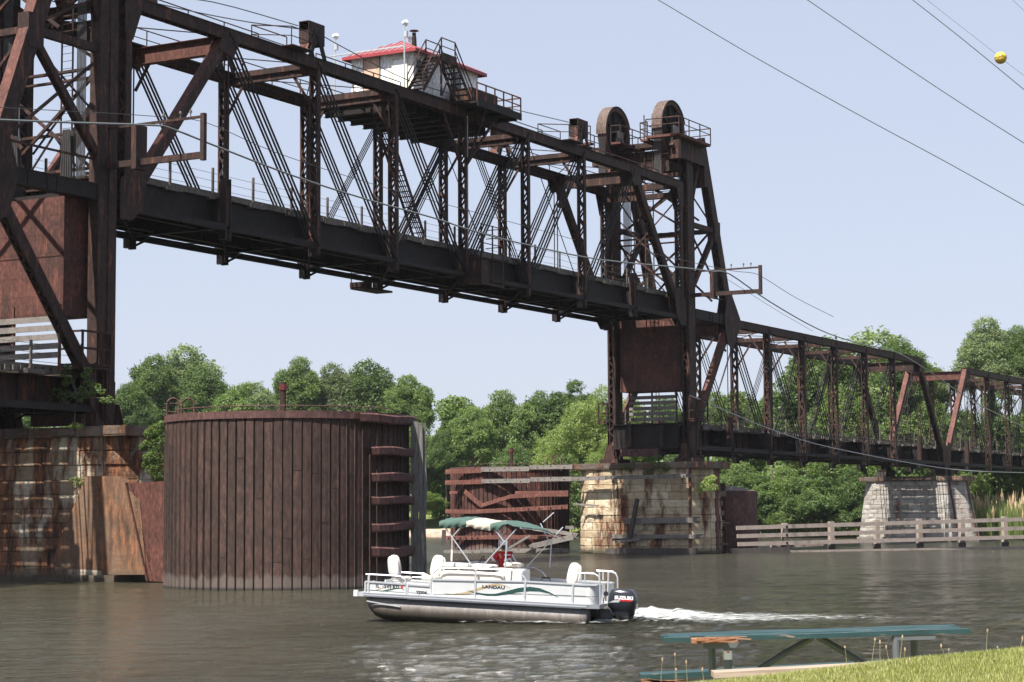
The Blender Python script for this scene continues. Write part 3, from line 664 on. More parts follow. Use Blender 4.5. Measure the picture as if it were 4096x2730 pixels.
# ------------------------------------------------------------------ stone piers
def stone(name,stops,stain,dark,bs_=.9):
    m,t,b=M(name); v=coords(t); isl=rnd_island(t)
    base=ramp(t,isl,[(0,stops[0]),(.5,stops[1]),(1,stops[2])])
    base=mixc(t,.75,base,ramp(t,noise_(t,coords(t,(1,1,4)),1.6,9,.75),[(.3,.45),(.7,1.35)]),'MULTIPLY')
    st=ramp(t,noise_(t,coords(t,(.9,.9,.26)),.62,9,.68,.3),[(stain[0],0.),(stain[1],1.)])
    base=mixc(t,st,base,ramp(t,noise_(t,coords(t,(2,2,.5)),2.,6,.7),[(.36,(.022,.013,.009)),(.5,(.10,.04,.018)),(.62,(.26,.10,.035)),(.75,(.34,.20,.12))]))
    gd=nn(t,'ShaderNodeTexCoord'); sp=nn(t,'ShaderNodeSeparateXYZ'); t.links.new(gd.outputs['Object'],sp.inputs[0])
    wet=nn(t,'ShaderNodeMapRange'); t.links.new(sp.outputs[2],wet.inputs[0]); wet.inputs[1].default_value=.15; wet.inputs[2].default_value=.6; wet.inputs[3].default_value=1; wet.inputs[4].default_value=0
    base=mixc(t,wet.outputs[0],base,dark)
    t.links.new(base,b.inputs['Base Color']); b.inputs['Roughness'].default_value=.85
    bump(t,b,noise_(t,coords(t,(1,1,2.2)),3.2,10,.75),bs_,.10); return m
MST1=stone('rust_stained_limestone',((.24,.18,.12),(.36,.28,.19),(.52,.47,.37)),(.43,.52),(.07,.055,.035))
MST2=stone('cream_limestone',((.38,.29,.18),(.50,.40,.26),(.58,.49,.35)),(.48,.57),(.07,.06,.035))
MST3=stone('pale_limestone',((.24,.215,.185),(.33,.30,.265),(.42,.39,.35)),(.54,.66),(.08,.075,.055))
MCAP=stone('coping_stone',((.07,.052,.042),(.12,.09,.07),(.22,.175,.14)),(.47,.6),(.06,.05,.04))
MJ=plain('dark_joint',(.07,.06,.05),.9)
def block(mb,pts,outward,bul,rnd):
    # rock faced block: a chamfered slab on the quad pts (4 corners in order), pushed outward
    c=sum(pts,Vector())/4; o_=Vector(outward)
    inner=[p+(c-p)*.0-o_*.02 for p in pts]
    mid=[p+(c-p).normalized()*.025+o_*bul*.35 for p in pts]
    n=4; grid=[]
    top=[p+(c-p).normalized()*min(.11,(c-p).length*.3)+o_*(bul*rnd.uniform(.6,1.3)) for p in pts]
    vs=inner+mid+top+[c+o_*bul*rnd.uniform(.9,1.7)]
    fs=[(i,(i+1)%4,4+(i+1)%4,4+i) for i in range(4)]+[(4+i,4+(i+1)%4,8+(i+1)%4,8+i) for i in range(4)]+[(8+i,8+(i+1)%4,12) for i in range(4)]
    mb.add(vs,fs)
def stone_pier(name,s,t0,t1,tb0,tb1,half,halfb,ztop,label,mat,ch,seed,capz=.5,base=None,bl=(1.0,1.7),bul=.04):
    # s: centre; t0..t1 at the top, tb0..tb1 at the water; the -s face and both ends get real courses
    r=empty(name,wp(s,0,0),TH); tag(r,label,'bridge pier',group='stone piers of the bridge'); rnd=random.Random(seed)
    zt=ztop-capz; f=lambda z,a_,b_:b_+(a_-b_)*z/zt
    m=MB()
    def P(x,t,z): return Vector((x,t,z))
    def sec(z): hx=f(z,half,halfb)-.03; a_=f(z,t0,tb0)+.03; b_=f(z,t1,tb1)-.03; return [P(-hx,a_,z),P(-hx*.45,a_-1.15,z),P(hx*.45,a_-1.15,z),P(hx,a_,z),P(hx,b_,z),P(hx*.45,b_+1.15,z),P(-hx*.45,b_+1.15,z),P(-hx,b_,z)]
    lo,hi=sec(-1.5),sec(zt); m.add(lo+hi,[(i,(i+1)%8,8+(i+1)%8,8+i) for i in range(8)]+[tuple(range(8,16))])
    m.build('core',MJ,r)
    m=MB(); n=int(zt/ch)
    for k in range(-1,n):
        z0=k*zt/n; z1=(k+1)*zt/n; a0,a1=sec(z0),sec(z1)
        for e in (7,0,1,2,3,6):     # faces of the octagon
            i0,i1=e,(e+1)%8
            A0,A1,B0,B1=a0[i0],a0[i1],a1[i0],a1[i1]; L=(A1-A0).length; nrm=Vector(((A1-A0).y,-(A1-A0).x,0)).normalized()
            if nrm.dot((A0+A1)/2-P(0,(t0+t1)/2,z0))<0: nrm=-nrm
            u=0; off=rnd.uniform(.3,1.0) if L>3 else 0
            cuts=[0]; x=off*bl[0]
            while x<L-.5: 
                if x>.35: cuts.append(x)
                x+=rnd.uniform(*bl)
            cuts.append(L)
            for q in range(len(cuts)-1):
                g=.007; u0=cuts[q]/L; u1=cuts[q+1]/L
                p=[A0.lerp(A1,u0)+nrm*.0,A0.lerp(A1,u1),B0.lerp(B1,u1),B0.lerp(B1,u0)]
                cc=sum(p,Vector())/4; p=[v+(cc-v).normalized()*g+nrm*.035 for v in p]
                block(m,p,nrm,rnd.uniform(.3,1.6)*bul,rnd)
    m.build('stonework',mat,r)
    m=MB(); x=t0-1.5
    while x<t1+1.35:
        L=rnd.uniform(1.1,1.8); e=min(x+L,t1+1.5); w_=half+.2 if x>t0-.7 and e<t1+.7 else half+.15; g=rnd.uniform(0,.03)
        bb=MB(); m.bx(-w_-g,w_+g,x+.01,e-.01,zt+.0,ztop-rnd.uniform(0,.03)); m.bx(-w_-g-.03,w_+g+.03,x+.05,e-.05,zt+.08,ztop-.1); x=e
    m.build('coping',MCAP,r)
    if seed>3:
        m=MB(); m.beam((0,t0-1.22,zt),(0,tb0-1.22,.2),.5,.10,(1,0,0)); m.beam((-half-.02,t0-.05,zt),(-halfb-.02,tb0-.05,.2),.16,.16,(1,0,0)); m.build('nose_plate',MSR,r)
    if base:
        m=MB(); x=base[0]
        while x<base[1]: L=rnd.uniform(1.2,2.0); m.bx(-base[2],base[2],x+.02,min(x+L,base[1])-.02,-1,base[3]); x+=L
        m.build('footing',mat,r)
    return r
stone_pier('stone_pier',-.8,-1.35,8.2,-1.75,8.8,2.0,2.35,7.15,'rust streaked stone pier under the left lift tower',MST1,.62,3,.48,(-2.6,9.5,2.6,.3),(1.5,2.7),.05)
p2=stone_pier('stone_pier',65.2,-1.0,7.5,-1.1,7.6,2.0,2.35,6.85,'cream and orange stained stone pier under the far lift tower, timbers fixed to it',MST2,.57,5,.5,None,(1.3,2.4),.05)
stone_pier('stone_pier',128.9,-1.0,7.0,-2.1,7.9,2.0,2.45,6.7,'pale grey stone pier standing behind the timber fender fence',MST3,.46,7,.5,(-4.3,8.6,2.9,.5))
# bearing blocks between spans and the third pier
for t_ in (0,WT):
    for d_ in (-1.6,1.7):
        r=empty('bearing_block',wp(128.9+d_*.62,t_,6.72),TH); tag(r,['near left','near right','far left','far right'][(2 if t_ else 0)+(1 if d_>0 else 0)]+' dark steel bearing block under the truss ends on the pale pier','bearing',group='bearings on the pale pier')
        m=MB(); m.prism([(-.6,-.5,0),(.6,-.5,0),(.35,-.5,.62),(-.35,-.5,.62)],(0,1,0)); m.build('block',MSD,r); m=MB(); m.box((0,0,.66),(.9,.9,.08)); m.build('plate',MS,r)
# concrete apron leaning on the left pier
MCONC=stone('stained_concrete',((.14,.085,.052),(.16,.098,.06),(.18,.115,.07)),(.40,.62),(.08,.06,.045),.25)
m=MB(); p=[onS(345,1905,-3.15),onS(460,1905,-3.15),onS(560,2010,-3.15),onS(585,2300,-3.15),onS(190,2300,-3.15),onS(250,2130,-3.15)]
base_=wp(-3.15,0,0)
ap=MB(); ap.prism([(0,q.y,max(.12,q.z)) for q in p],(.7,0,0)); o=ap.build('concrete_apron',MCONC); o.location=base_; o.rotation_euler=(0,0,TH); tag(o,'orange stained concrete apron spreading down the right half of the left stone pier','concrete apron')
# steel nose plate between the left pier and the big cylinder
r=empty('steel_nose',wp(-3.0,-3.4,0),TH); tag(r,'rust red riveted steel nose plate wedged between the left pier and the round cofferdam','steel plate')
pp=[onS(515,1932,-3.0),onS(700,1925,-3.0),onS(710,2330,-3.0),onS(602,2325,-3.0)]
m=MB(); m.prism([(-.1,q.y+3.4,max(-.5,q.z)) for q in pp],(1.8,0,0)); m.build('plate',MSR,r)
m=MB(); e0=Vector((-.14,pp[0].y+3.4,pp[0].z)); e1=Vector((-.14,pp[3].y+3.4,pp[3].z)); m.beam(e0,e1,.06,.22)
for k in range(22):
    q=e0.lerp(e1,(k+.5)/22); m.box((q.x-.05,q.y+.05,q.z),(.05,.06,.06)); m.box((q.x-.0,q.y-.25,q.z),(.05,.04,.04))
m.build('edge_angle',MSR,r)
# ------------------------------------------------------------------ round sheet pile cofferdams
def cofferdam(name,c,Rr,top,label,seed,mat,npile=84):
    r=empty(name,(c[0],c[1],0)); tag(r,label,'cofferdam',group='round sheet pile cofferdams'); rnd=random.Random(seed)
    m=MB(); da=2*math.pi/npile
    for k in range(npile):
        a0=k*da; a1=(k+1)*da; g=.012/Rr; off=rnd.uniform(-.012,.012)
        zc=rnd.uniform(.1,.95)*top if rnd.random()<.75 else 99
        segs=[(-1.2,min(zc,top-.25))]+([(zc+.028,top-.25)] if zc<top-.3 else [])
        for z0,z1 in segs:
            o_=off+rnd.uniform(-.004,.004); vs=[]
            prof=[(a0+g,Rr+o_-.03),(a0+da*.10,Rr+o_),(a0+da*.5,Rr+o_+.006),(a1-da*.14,Rr+o_),(a1-da*.10,Rr+o_+.045),(a1-g*3,Rr+o_+.045),(a1-g,Rr+o_-.03)]
            for z in (z0,z1):
                for a_,rr in prof: vs.append((rr*math.cos(a_),rr*math.sin(a_),z))
            q=len(prof); m.add(vs,[(i,i+1,q+i+1,q+i) for i in range(q-1)])
    m.build('sheet_piles',mat,r)
    m=MB(); m.lathe([(0,top-.34),(Rr-.05,top-.34),(Rr-.05,-1.2)],(0,0,0),'z',48); m.build('core',MJ,r)
    m=MB(); m.lathe([(Rr-.1,top-.30),(Rr+.07,top-.30),(Rr+.07,top),(Rr-.1,top),(Rr-.15,top-.05),(0,top-.05)],(0,0,0),'z',96); m.build('cap_band',MSB,r)
    m=MB(); arc=[(math.cos(R_(q))*(Rr-.35),math.sin(R_(q))*(Rr-.35),top+.22) for q in range(200,352,8)]
    m.tube(arc,.022,5)
    for q in arc[::3]: m.tube([(q[0],q[1],top-.05),q],.02,4)
    m.build('low_rail',MSB,r)
    return r
cf=cofferdam('round_cofferdam',(-9.56,85.9),5.12,7.15,'big round brown sheet pile cofferdam filling the left foreground beside the left pier',1,MPILE)
_q=wp(67.3,onS(2040,2215,67.3).y)
cf2=cofferdam('round_cofferdam',(_q.x,_q.y),4.75,6.75,'round rusted cofferdam beyond the boat canopy, battered channels hanging on it',2,MPILER,78)
cf2.rotation_euler=(0,0,.4)
def hoops(x,y,z,d,label,h=1.15,ang=0.3):
    r=empty('ladder_hoops',(x,y,z),ang); tag(r,label,'ladder',group='hooped ladder tops')
    m=MB()
    for q in (0,d):
        arc=[(q+.25-.25*math.cos(a_),0,h-.25+.25*math.sin(a_)) for a_ in [k*math.pi/8 for k in range(9)]]
        m.tube([(q,0,-.6)]+arc+[(q+.5,0,-.2)],.045,6)
    m.build('hoop',MSB,r); m=MB()
    for k in range(3): m.tube([(0,0,-.2+k*.35),(d,0,-.2+k*.35)],.02,4)
    m.build('rung',MSB,r)
p_=onY(668,1648,84.2); hoops(p_.x,84.2,7.15,.62,'rusty hooped ladder top on the left rim of the big round cofferdam',.72)
p_=onY(2190,1862,160); hoops(p_.x,160,6.6,.6,'small hooped ladder top on the far cofferdam beside the cream pier',1.0,.2)
def lightpost(x,y,z,h,label,red=True):
    r=empty('marker_post',(x,y,z)); tag(r,label,'post',group='marker posts on the cofferdams')
    m=MB(); m.tube([(0,0,0),(0,0,h)],.14,10); m.box((0,0,.03),(.5,.5,.06)); m.build('pole',MS,r)
    m=MB(); m.lathe([(0,0),(.17,0),(.17,.22),(.09,.26),(.09,.34),(0,.36)],(0,0,h-.35),'z',10); m.build('lamp',MREDL,r)
MREDL=plain('red_lamp',(.10,.015,.015),.5)
p_=onY(1132,1640,87); lightpost(p_.x,87,7.05,1.65,'rusty marker post with a red lamp standing on the big round cofferdam')
p_=onY(2046,1868,160); lightpost(p_.x,160.5,6.65,1.6,'short rusty marker post standing on the far cofferdam')
# walers on the right side of the big cylinder
c0=Vector((-9.56,85.9,0)); rnd=random.Random(11)
def waler(cx,cy,Rr,a0,a1,z,h,label,droop=0,name='bent_channel',mat=None,dent=0,grp='bent channels on the big cofferdam'):
    r=empty(name,(cx,cy,z)); tag(r,label,'steel channel',group=grp)
    m=MB(); n=10; prof=[(0,-h/2),(.28,-h/2),(.32,-h*.35),(.33,h*.35),(.28,h/2),(0,h/2)]
    rings=[]
    for k in range(n+1):
        f=k/n; a_=a0+(a1-a0)*f; zz=droop*(1-f)**2+.03*math.sin(f*9+z); rr=Rr+.10+dent*math.sin(f*math.pi)*.3
        rings.append([((rr+q)*math.cos(a_),(rr+q)*math.sin(a_),zz+hh_) for q,hh_ in prof])
    q=len(prof); vs=[v for g in rings for v in g]; m.add(vs,[(i*q+j,(i+1)*q+j,(i+1)*q+j+1,i*q+j+1) for i in range(n) for j in range(q-1)])
    m.build('channel',mat or MSB,r)
    return r
for k,(px,h_,dr) in enumerate(((1672,.38,.0),(1803,.36,0),(1908,.38,0),(2000,.34,.02),(2103,.36,.12),(2210,.42,.02))):
    p=onY(1560,px,81.6)
    waler(c0.x,c0.y,5.12,R_(-46 if k else -52),R_(-6),p.z,h_,['bent rusty channel at the very top of the row on the big cofferdam','second bent channel from the top on the right side of the big cofferdam','third bent channel from the top on the right side of the big cofferdam','fourth bent channel from the top, its left tip rusted orange','fifth bent channel from the top, its left tip turned up and orange','lowest bent channel, with splintered wood at its left end'][k],-dr,dent=.6 if k else .2)
# splinters
# tall timber at the right of the cylinder
def plank(name,pts,w,h,label,cat,mat,group=None,side=(0,0,1),jag=0):
    c=Vector(pts[0]); r=empty(name,c); tag(r,label,cat,group); m=MB()
    P=[Vector(p)-c for p in pts]
    for i in range(len(P)-1): m.beam(P[i],P[i+1],w,h,side)
    if jag:
        ax=(P[-1]-P[-2]).normalized(); rr=random.Random(int(c.x*10)); 
        for k in range(6):
            o_=Vector((rr.uniform(-.4,.4)*w,rr.uniform(-.3,.3)*w,rr.uniform(-.5,.5)*h)); m.beam(P[-1]+o_-ax*.1,P[-1]+o_+ax*rr.uniform(.1,.45),w*.2,h*.22,side)
            m.beam(P[0]+o_+ax*.1,P[0]+o_-ax*rr.uniform(.05,.3),w*.2,h*.22,side)
    m.build('timber',mat,r); return r
z0=onY(1675,1690,85.2).z
r=empty('fender_pile',(onY(1673,2200,84.6).x,84.6,0)); tag(r,'tall split grey timber pile at the right edge of the big cofferdam','timber pile')
m=MB()
for dx,dy,w_,tz in ((-.13,0,.30,z0),(.12,.02,.17,z0-.15),(.27,.15,.12,z0-.05)):
    n=9; sec_=[]
    for k in range(n+1):
        z=-1+(tz+1)*k/n; e=.02*math.sin(k*2.1+dx*30); sec_.append((dx+e+(.02*math.sin(k*1.3)),dy,z))
    for k in range(n): m.beam(sec_[k],sec_[k+1],w_,.34,(1,0,0))
m.build('timber',MWV,r)
# steel cell at the near end of the cream pier
c_=(16.6,154.6)
r=empty('steel_nose_cell',(16.85,158.3,0),R_(20)); tag(r,'brown riveted steel nose cell between the cream stone pier and the fender fence','steel cell')
m=MB(); Rn=2.15; zt_=onY(3000,1964,155).z
m.lathe([(0,zt_+.0),(Rn,zt_),(Rn,-1)],(0,0,0),'z',40); m.build('shell',MSB,r)
m=MB(); m.lathe([(0,zt_+.42),(.8,zt_+.36),(1.5,zt_+.16),(Rn,zt_+.02)],(0,0,0),'z',24); m.build('gravel_fill',MGRAV,r)
m=MB()
for a_ in (-20,-122):
    x,y=Rn*math.cos(R_(a_)),Rn*math.sin(R_(a_)); m.beam((x,y,-1),(x,y,zt_),.12,.14,(1,0,0))
    for k in range(30): m.box((x*1.03,y*1.03,.1+k*zt_/30),(.06,.06,.06))
m.build('edge_angle',MSR,r)
MGR=None
# ------------------------------------------------------------------ water, banks
def mat_water():
    m,t,b=M('river_water'); v=coords(t,(1,1,1))
    g=nn(t,'ShaderNodeNewGeometry')
    b.inputs['Base Color'].default_value=(.043,.040,.025,1); b.inputs['IOR'].default_value=1.33
    b.inputs['Specular IOR Level'].default_value=.5
    n1=noise_(t,coords(t,(.9,1.0,1)),1.7,6,.70,.45); n2=noise_(t,coords(t,(.55,1.0,1)),.42,7,.66,.5); n3=noise_(t,coords(t,(1,1.4,1)),.05,3,.5)
    ad=nn(t,'ShaderNodeMath',operation='MULTIPLY_ADD'); t.links.new(n2,ad.inputs[0]); ad.inputs[1].default_value=3.2; t.links.new(n1,ad.inputs[2])
    gx=nn(t,'ShaderNodeTexCoord'); sx=nn(t,'ShaderNodeSeparateXYZ'); t.links.new(gx.outputs['Object'],sx.inputs[0]); dv=nn(t,'ShaderNodeMapRange'); t.links.new(sx.outputs[0],dv.inputs[0]); dv.inputs[1].default_value=-10; dv.inputs[2].default_value=3; dv.inputs[3].default_value=.5; dv.inputs[4].default_value=2.3
    rg=nn(t,'ShaderNodeMapRange'); t.links.new(sx.outputs[1],rg.inputs[0]); rg.inputs[1].default_value=38; rg.inputs[2].default_value=150; rg.inputs[3].default_value=.045; rg.inputs[4].default_value=.17; t.links.new(rg.outputs[0],b.inputs['Roughness'])
    m0=nn(t,'ShaderNodeMath',operation='MULTIPLY'); t.links.new(ad.outputs[0],m0.inputs[0]); t.links.new(dv.outputs[0],m0.inputs[1])
    mm=nn(t,'ShaderNodeMath',operation='MULTIPLY'); t.links.new(m0.outputs[0],mm.inputs[0])
    t.links.new(ramp(t,n3,[(.35,.45),(.65,1.)]),mm.inputs[1])
    bump(t,b,mm.outputs[0],1.0,.55)
    return m
MWATER=mat_water()
vs=[];fs=[];ny_=430;nx_=250;y0,y1=17.5,260.0
for i in range(ny_+1):
    y=y0*(y1/y0)**(i/ny_); hw=y*.29+3
    for j in range(nx_+1):
        u=2*j/nx_-1; x=u*hw; f=min(1,(1-abs(u))*12)*min(1,i/8)*max(0,min(1,(150-y)/60))
        z=0
        if f>0:
            q=noise.noise; z=f*(.042*q(Vector((x*.55,y*.80,0)))+.022*q(Vector((x*1.5+y*.3,y*1.9,7)))+(.012*q(Vector((x*3.7,y*3.9,3))) if y<75 else 0))
        vs.append((x,y,z))
fs=[(i*(nx_+1)+j,i*(nx_+1)+j+1,(i+1)*(nx_+1)+j+1,(i+1)*(nx_+1)+j) for i in range(ny_) for j in range(nx_)]
b=len(vs); vs+=[(-400,-30,0),(500,-30,0),(500,700,0),(-400,700,0)]; c0_,c1_,c2_,c3_=0,nx_,ny_*(nx_+1)+nx_,ny_*(nx_+1)
fs+=[(b,b+1,c1_,c0_),(b+1,b+2,c2_,c1_),(b+2,b+3,c3_,c2_),(b+3,b,c0_,c3_)]
m=MB(); m.v=vs; m.f=fs; wt=m.build('water',MWATER,None,True); tag(wt,kind='structure')
def mat_grass(name,c0,c1,c2):
    m,t,b=M(name); n1=noise_(t,coords(t),.12,6,.6); n2=noise_(t,coords(t),3,5,.7)
    col=mixc(t,.5,ramp(t,n1,[(.35,c0),(.65,c1)]),ramp(t,n2,[(.3,c1),(.7,c2)])); t.links.new(col,b.inputs['Base Color']); b.inputs['Roughness'].default_value=.9
    bump(t,b,n2,.6,.1); return m
MGRASS=mat_grass('park_grass',(.085,.115,.025),(.125,.155,.035),(.16,.18,.05)); MSOIL=mat_grass('dark_understorey',(.02,.03,.012),(.04,.055,.018),(.05,.07,.02)); MROCK=plain('pink_bank_rock',(.36,.26,.20),.9,0,.3,1.2)
# far bank: shoreline from upstream left to the bridge end at the right, land rising behind it
shore=[(-400,330),(-140,296),(-60,286),(-11,282),(12,280),(22,262),(36,250),(44,241),(49,226),(54,217),(60,212),(90,203),(130,190),(260,175),(500,160)]
def shore_y(x):
    for (x0,y0),(x1,y1) in zip(shore,shore[1:]):
        if x0<=x<=x1: return y0+(y1-y0)*(x-x0)/(x1-x0)
    return 200
m=MB(); xs=[-400+i*6 for i in range(151)]; ds=[(0,-.6),(1.2,.35),(4,1.0),(12,1.8),(25,3.0),(60,4.6),(140,6.0),(420,7.0)]
vs=[]
for x in xs:
    for d,z in ds: vs.append((x,shore_y(x)+d+ (1.2*math.sin(x*.37)+.8*math.sin(x*.9) if d<5 else 0),z+.25*noise.noise(Vector((x*.07,d*.05,3)))))
q=len(ds); m.add(vs,[(i*q+j,(i+1)*q+j,(i+1)*q+j+1,i*q+j+1) for i in range(len(xs)-1) for j in range(q-1)])
gb=m.build('river_bank',MGRASS,smooth=True); tag(gb,kind='structure')
# far ground to the horizon
m=MB(); m.add([(-3000,620,5),(3000,620,5),(3000,4000,6),(-3000,4000,6)],[(0,1,2,3)]); tag(m.build('distant_ground',MSOIL),kind='structure')
# sloping rock on the shore
def rock(name,c,d,seed,mat,label,cat='rock',grp=None):
    bm=bmesh.new(); bmesh.ops.create_icosphere(bm,subdivisions=3,radius=1)
    for v in bm.verts:
        f=1+.30*noise.noise(v.co*1.3+Vector((seed,0,0)))+.12*noise.noise(v.co*4+Vector((0,seed,0))); v.co=Vector((v.co.x*d[0]*f,v.co.y*d[1]*f,v.co.z*d[2]*f))
    me=bpy.data.meshes.new(name); bm.to_mesh(me); bm.free(); me.materials.append(mat)
    o=bpy.data.objects.new(name,me); COL.objects.link(o); o.location=c; tag(o,label,cat,grp); return o
p_=onZ(1760,2146,0); rock('shore_rock',(p_.x+.5,shore_y(p_.x)-.6,.25),(4.2,2.4,1.0),2,MROCK,'broad pale pink rock sloping into the water below the park lawn')
p_=onZ(1700,2146,0); rock('shore_rock',(p_.x-1.2,shore_y(p_.x)-.4,.0),(2.6,2.2,.7),8,MROCK,'low pinkish rock at the waterline, left of the broad pale rock')
# ------------------------------------------------------------------ foliage
def mat_leaf(name,c0,c1,tr=.50):
    m,t,b=M(name); oi=nn(t,'ShaderNodeObjectInfo'); v=coords(t); n_=noise_(t,v,.35,4,.6); n2=rnd_island(t)
    col=ramp(t,n_,[(.3,tuple(q*1.5 for q in c0)),(.7,tuple(q*1.5 for q in c1))])
    col=mixc(t,1.0,col,ramp(t,n2,[(0,.62),(1,1.42)]),'MULTIPLY'); col=mixc(t,1.0,col,ramp(t,oi.outputs['Random'],[(0,.82),(1,1.18)]),'MULTIPLY')
    t.links.new(col,b.inputs['Base Color']); b.inputs['Roughness'].default_value=.5; b.inputs['Specular IOR Level'].default_value=.35
    tl=nn(t,'ShaderNodeBsdfTranslucent'); t.links.new(mixc(t,1.0,col,(1.1,1.25,.5),'MULTIPLY'),tl.inputs[0]); mx=nn(t,'ShaderNodeMixShader'); mx.inputs[0].default_value=tr
    t.links.new(b.outputs[0],mx.inputs[1]); t.links.new(tl.outputs[0],mx.inputs[2]); t.links.new(mx.outputs[0],t.nodes['Material Output'].inputs[0]); return m
ML=[mat_leaf('leaf_mid_green',(.066,.100,.034),(.125,.165,.055)),mat_leaf('leaf_yellow_green',(.125,.165,.05),(.19,.23,.08)),mat_leaf('leaf_deep_green',(.046,.078,.028),(.092,.128,.042)),mat_leaf('leaf_grey_green',(.090,.115,.06),(.145,.175,.09))]
MBARK=plain('tree_bark',(.10,.085,.07),.9,0,.3,2)
def leafquads(vs,fs,rnd,c,rad,n,size,sq=.8):
    for _ in range(n):
        while True:
            x,y,z=rnd.uniform(-1,1),rnd.uniform(-1,1),rnd.uniform(-1,1); l=x*x+y*y+z*z
            if .15<l<1: break
        f=(l**.5); k=(.55+.45*f)/f if rnd.random()<.7 else 1
        px,py,pz=c[0]+x*rad*k,c[1]+y*rad*k,c[2]+z*rad*sq*k
        nx,ny,nz=x*.6+rnd.uniform(-.9,.9),y*.6+rnd.uniform(-.9,.9),z*.6+.55+rnd.uniform(-.9,.9)
        nv=Vector((nx,ny,nz)).normalized(); t1=nv.orthogonal().normalized(); a_=rnd.uniform(0,6.28)
        t2=nv.cross(t1); u=(t1*math.cos(a_)+t2*math.sin(a_)); w_=nv.cross(u); s=size*rnd.uniform(.6,1.35); p=Vector((px,py,pz)); b=len(vs)
        vs+= [tuple(p-u*s*.62),tuple(p-w_*s*.36+nv*s*.05),tuple(p+u*s*.62),tuple(p+w_*s*.36-nv*s*.05)]; fs.append((b,b+1,b+2,b+3))
def crown_mesh(name,seed,mat,H=10.0,Wd=8.0,nl=62000,size=.165,shape='round',lobes=22):
    rnd=random.Random(seed); vs=[]; fs=[]; cl=[]
    # a few big limbs, each carrying a lumpy mass of small clumps
    L=[]
    for i in range(lobes):
        a_=i*2.4+rnd.uniform(-.5,.5); f=(i+.5)/lobes
        if shape=='round': z=H*(.16+.62*f); rr=Wd*.5*math.sin(math.pi*(.30+.56*f))*rnd.uniform(.45,.75)
        elif shape=='tall': z=H*(.10+.76*f); rr=Wd*.5*(1-.5*f)*rnd.uniform(.35,.7)
        else: z=H*(.22+.5*f); rr=Wd*.5*rnd.uniform(.4,.85)
        L.append((rr*math.cos(a_),rr*math.sin(a_),z,Wd*rnd.uniform(.10,.21)*(1.1-.3*f)))
    L.append((0,0,H*.84,Wd*.16)); L.append((0,0,H*.5,Wd*.28))
    tot=sum(q[3]**2 for q in L); nz_=noise.noise
    for (x,y,z,r) in L:
        for _ in range(int(nl*r*r/tot)):
            th=rnd.uniform(0,6.2832); cz=rnd.uniform(-.85,1); sz=math.sqrt(1-cz*cz); d=Vector((sz*math.cos(th),sz*math.sin(th),cz))
            s1=nz_(d*2.1+Vector((x,y,z))); s2=nz_(d*6.0+Vector((y,z,x)))
            q=r*(1.05+.55*s1+.30*s2)*(1-.38*rnd.random()**1.6)
            if rnd.random()<.07: q*=rnd.uniform(1.03,1.25)
            p=Vector((x,y,z))+Vector((d.x*q,d.y*q,d.z*q*.86))
            if nz_(p*.9+Vector((seed,0,0)))<-.22+.25*rnd.random()-.12 and rnd.random()<.8: continue
            n_=(d*.55+Vector((rnd.uniform(-1,1),rnd.uniform(-1,1),rnd.uniform(-.7,1.2)))).normalized(); t1=n_.orthogonal().normalized(); a_=rnd.uniform(0,6.28); u=t1*math.cos(a_)+n_.cross(t1)*math.sin(a_); w_=n_.cross(u)
            sz_=size*rnd.uniform(.55,1.4); b=len(vs); vs+=[tuple(p-u*sz_*.6),tuple(p-w_*sz_*.4),tuple(p+u*sz_*.6),tuple(p+w_*sz_*.4)]; fs.append((b,b+1,b+2,b+3))
    me=bpy.data.meshes.new(name); me.from_pydata(vs,[],fs); me.materials.append(mat)
    tb=MB(); tb.tube([(0,0,-H*1.3),(.1,.05,-.1*H),(0,0,H*.35),(0,.1,H*.7)],.035*Wd,8,r2=.006*Wd)
    for (x,y,z,r) in L[:-2]: tb.tube([(0,0,z*.35),(x*.45,y*.45,z*.7),(x,y,z)],.014*Wd,5,r2=.004*Wd)
    tm=bpy.data.meshes.new('trunk'); tm.from_pydata(tb.v,[],tb.f); tm.materials.append(MBARK)
    return me,tm
CR=[crown_mesh('crown',21,ML[0]),crown_mesh('crown',22,ML[2],10,8.5,62000,.165,'round',24),crown_mesh('crown',23,ML[0],10,6.0,52000,.16,'tall',20),
    crown_mesh('crown',24,ML[1],10,8.5,52000,.15,'broad',22),crown_mesh('crown',25,ML[3],10,8.0,60000,.165,'round',24),crown_mesh('crown',26,ML[2],10,7.5,62000,.17,'broad',22)]
TREES=[]
def tree(px,pytop,Y,wpx,kind,label,zb=2.5,ztrunk=None,group='trees on the far bank',name='tree'):
    top=onY(px,pytop,Y); Hh=top.z-zb; Wd=wpx/FPX*Y*1.06; me,tm=CR[kind]; W0=[8,8.5,6,8.5,8,7.5][kind]
    r=empty(name,(top.x,Y,zb),random.Random(px).uniform(0,6.28)); tag(r,label,'tree',group)
    cr=bpy.data.objects.new('crown',me); COL.objects.link(cr); cr.parent=r; f=Hh/10.4; g=Wd/(W0*1.02)
    lo=.0 if ztrunk is None else ztrunk
    ch_=min(Hh*(1-lo),10.3*g*(1.25 if kind==2 else 1.0)*(1.0 if Hh>12 else 1.3)); q_=random.Random(px*7+3); cr.rotation_euler=(q_.uniform(-.12,.12),q_.uniform(-.12,.12),0); cr.scale=(g*q_.uniform(.98,1.22),g*q_.uniform(.95,1.2),ch_/10.3); cr.location=(0,0,Hh-ch_)
    tr=bpy.data.objects.new('trunk',tm); COL.objects.link(tr); tr.parent=r; tr.scale=(g*.8,g*.8,ch_/10.3); tr.location=(0,0,Hh-ch_)
    return r
K=1.7408
def T(x,y,Y,w_,kind,label,**k): return tree(x*K,y*K,Y,w_*K,kind,label,**k)
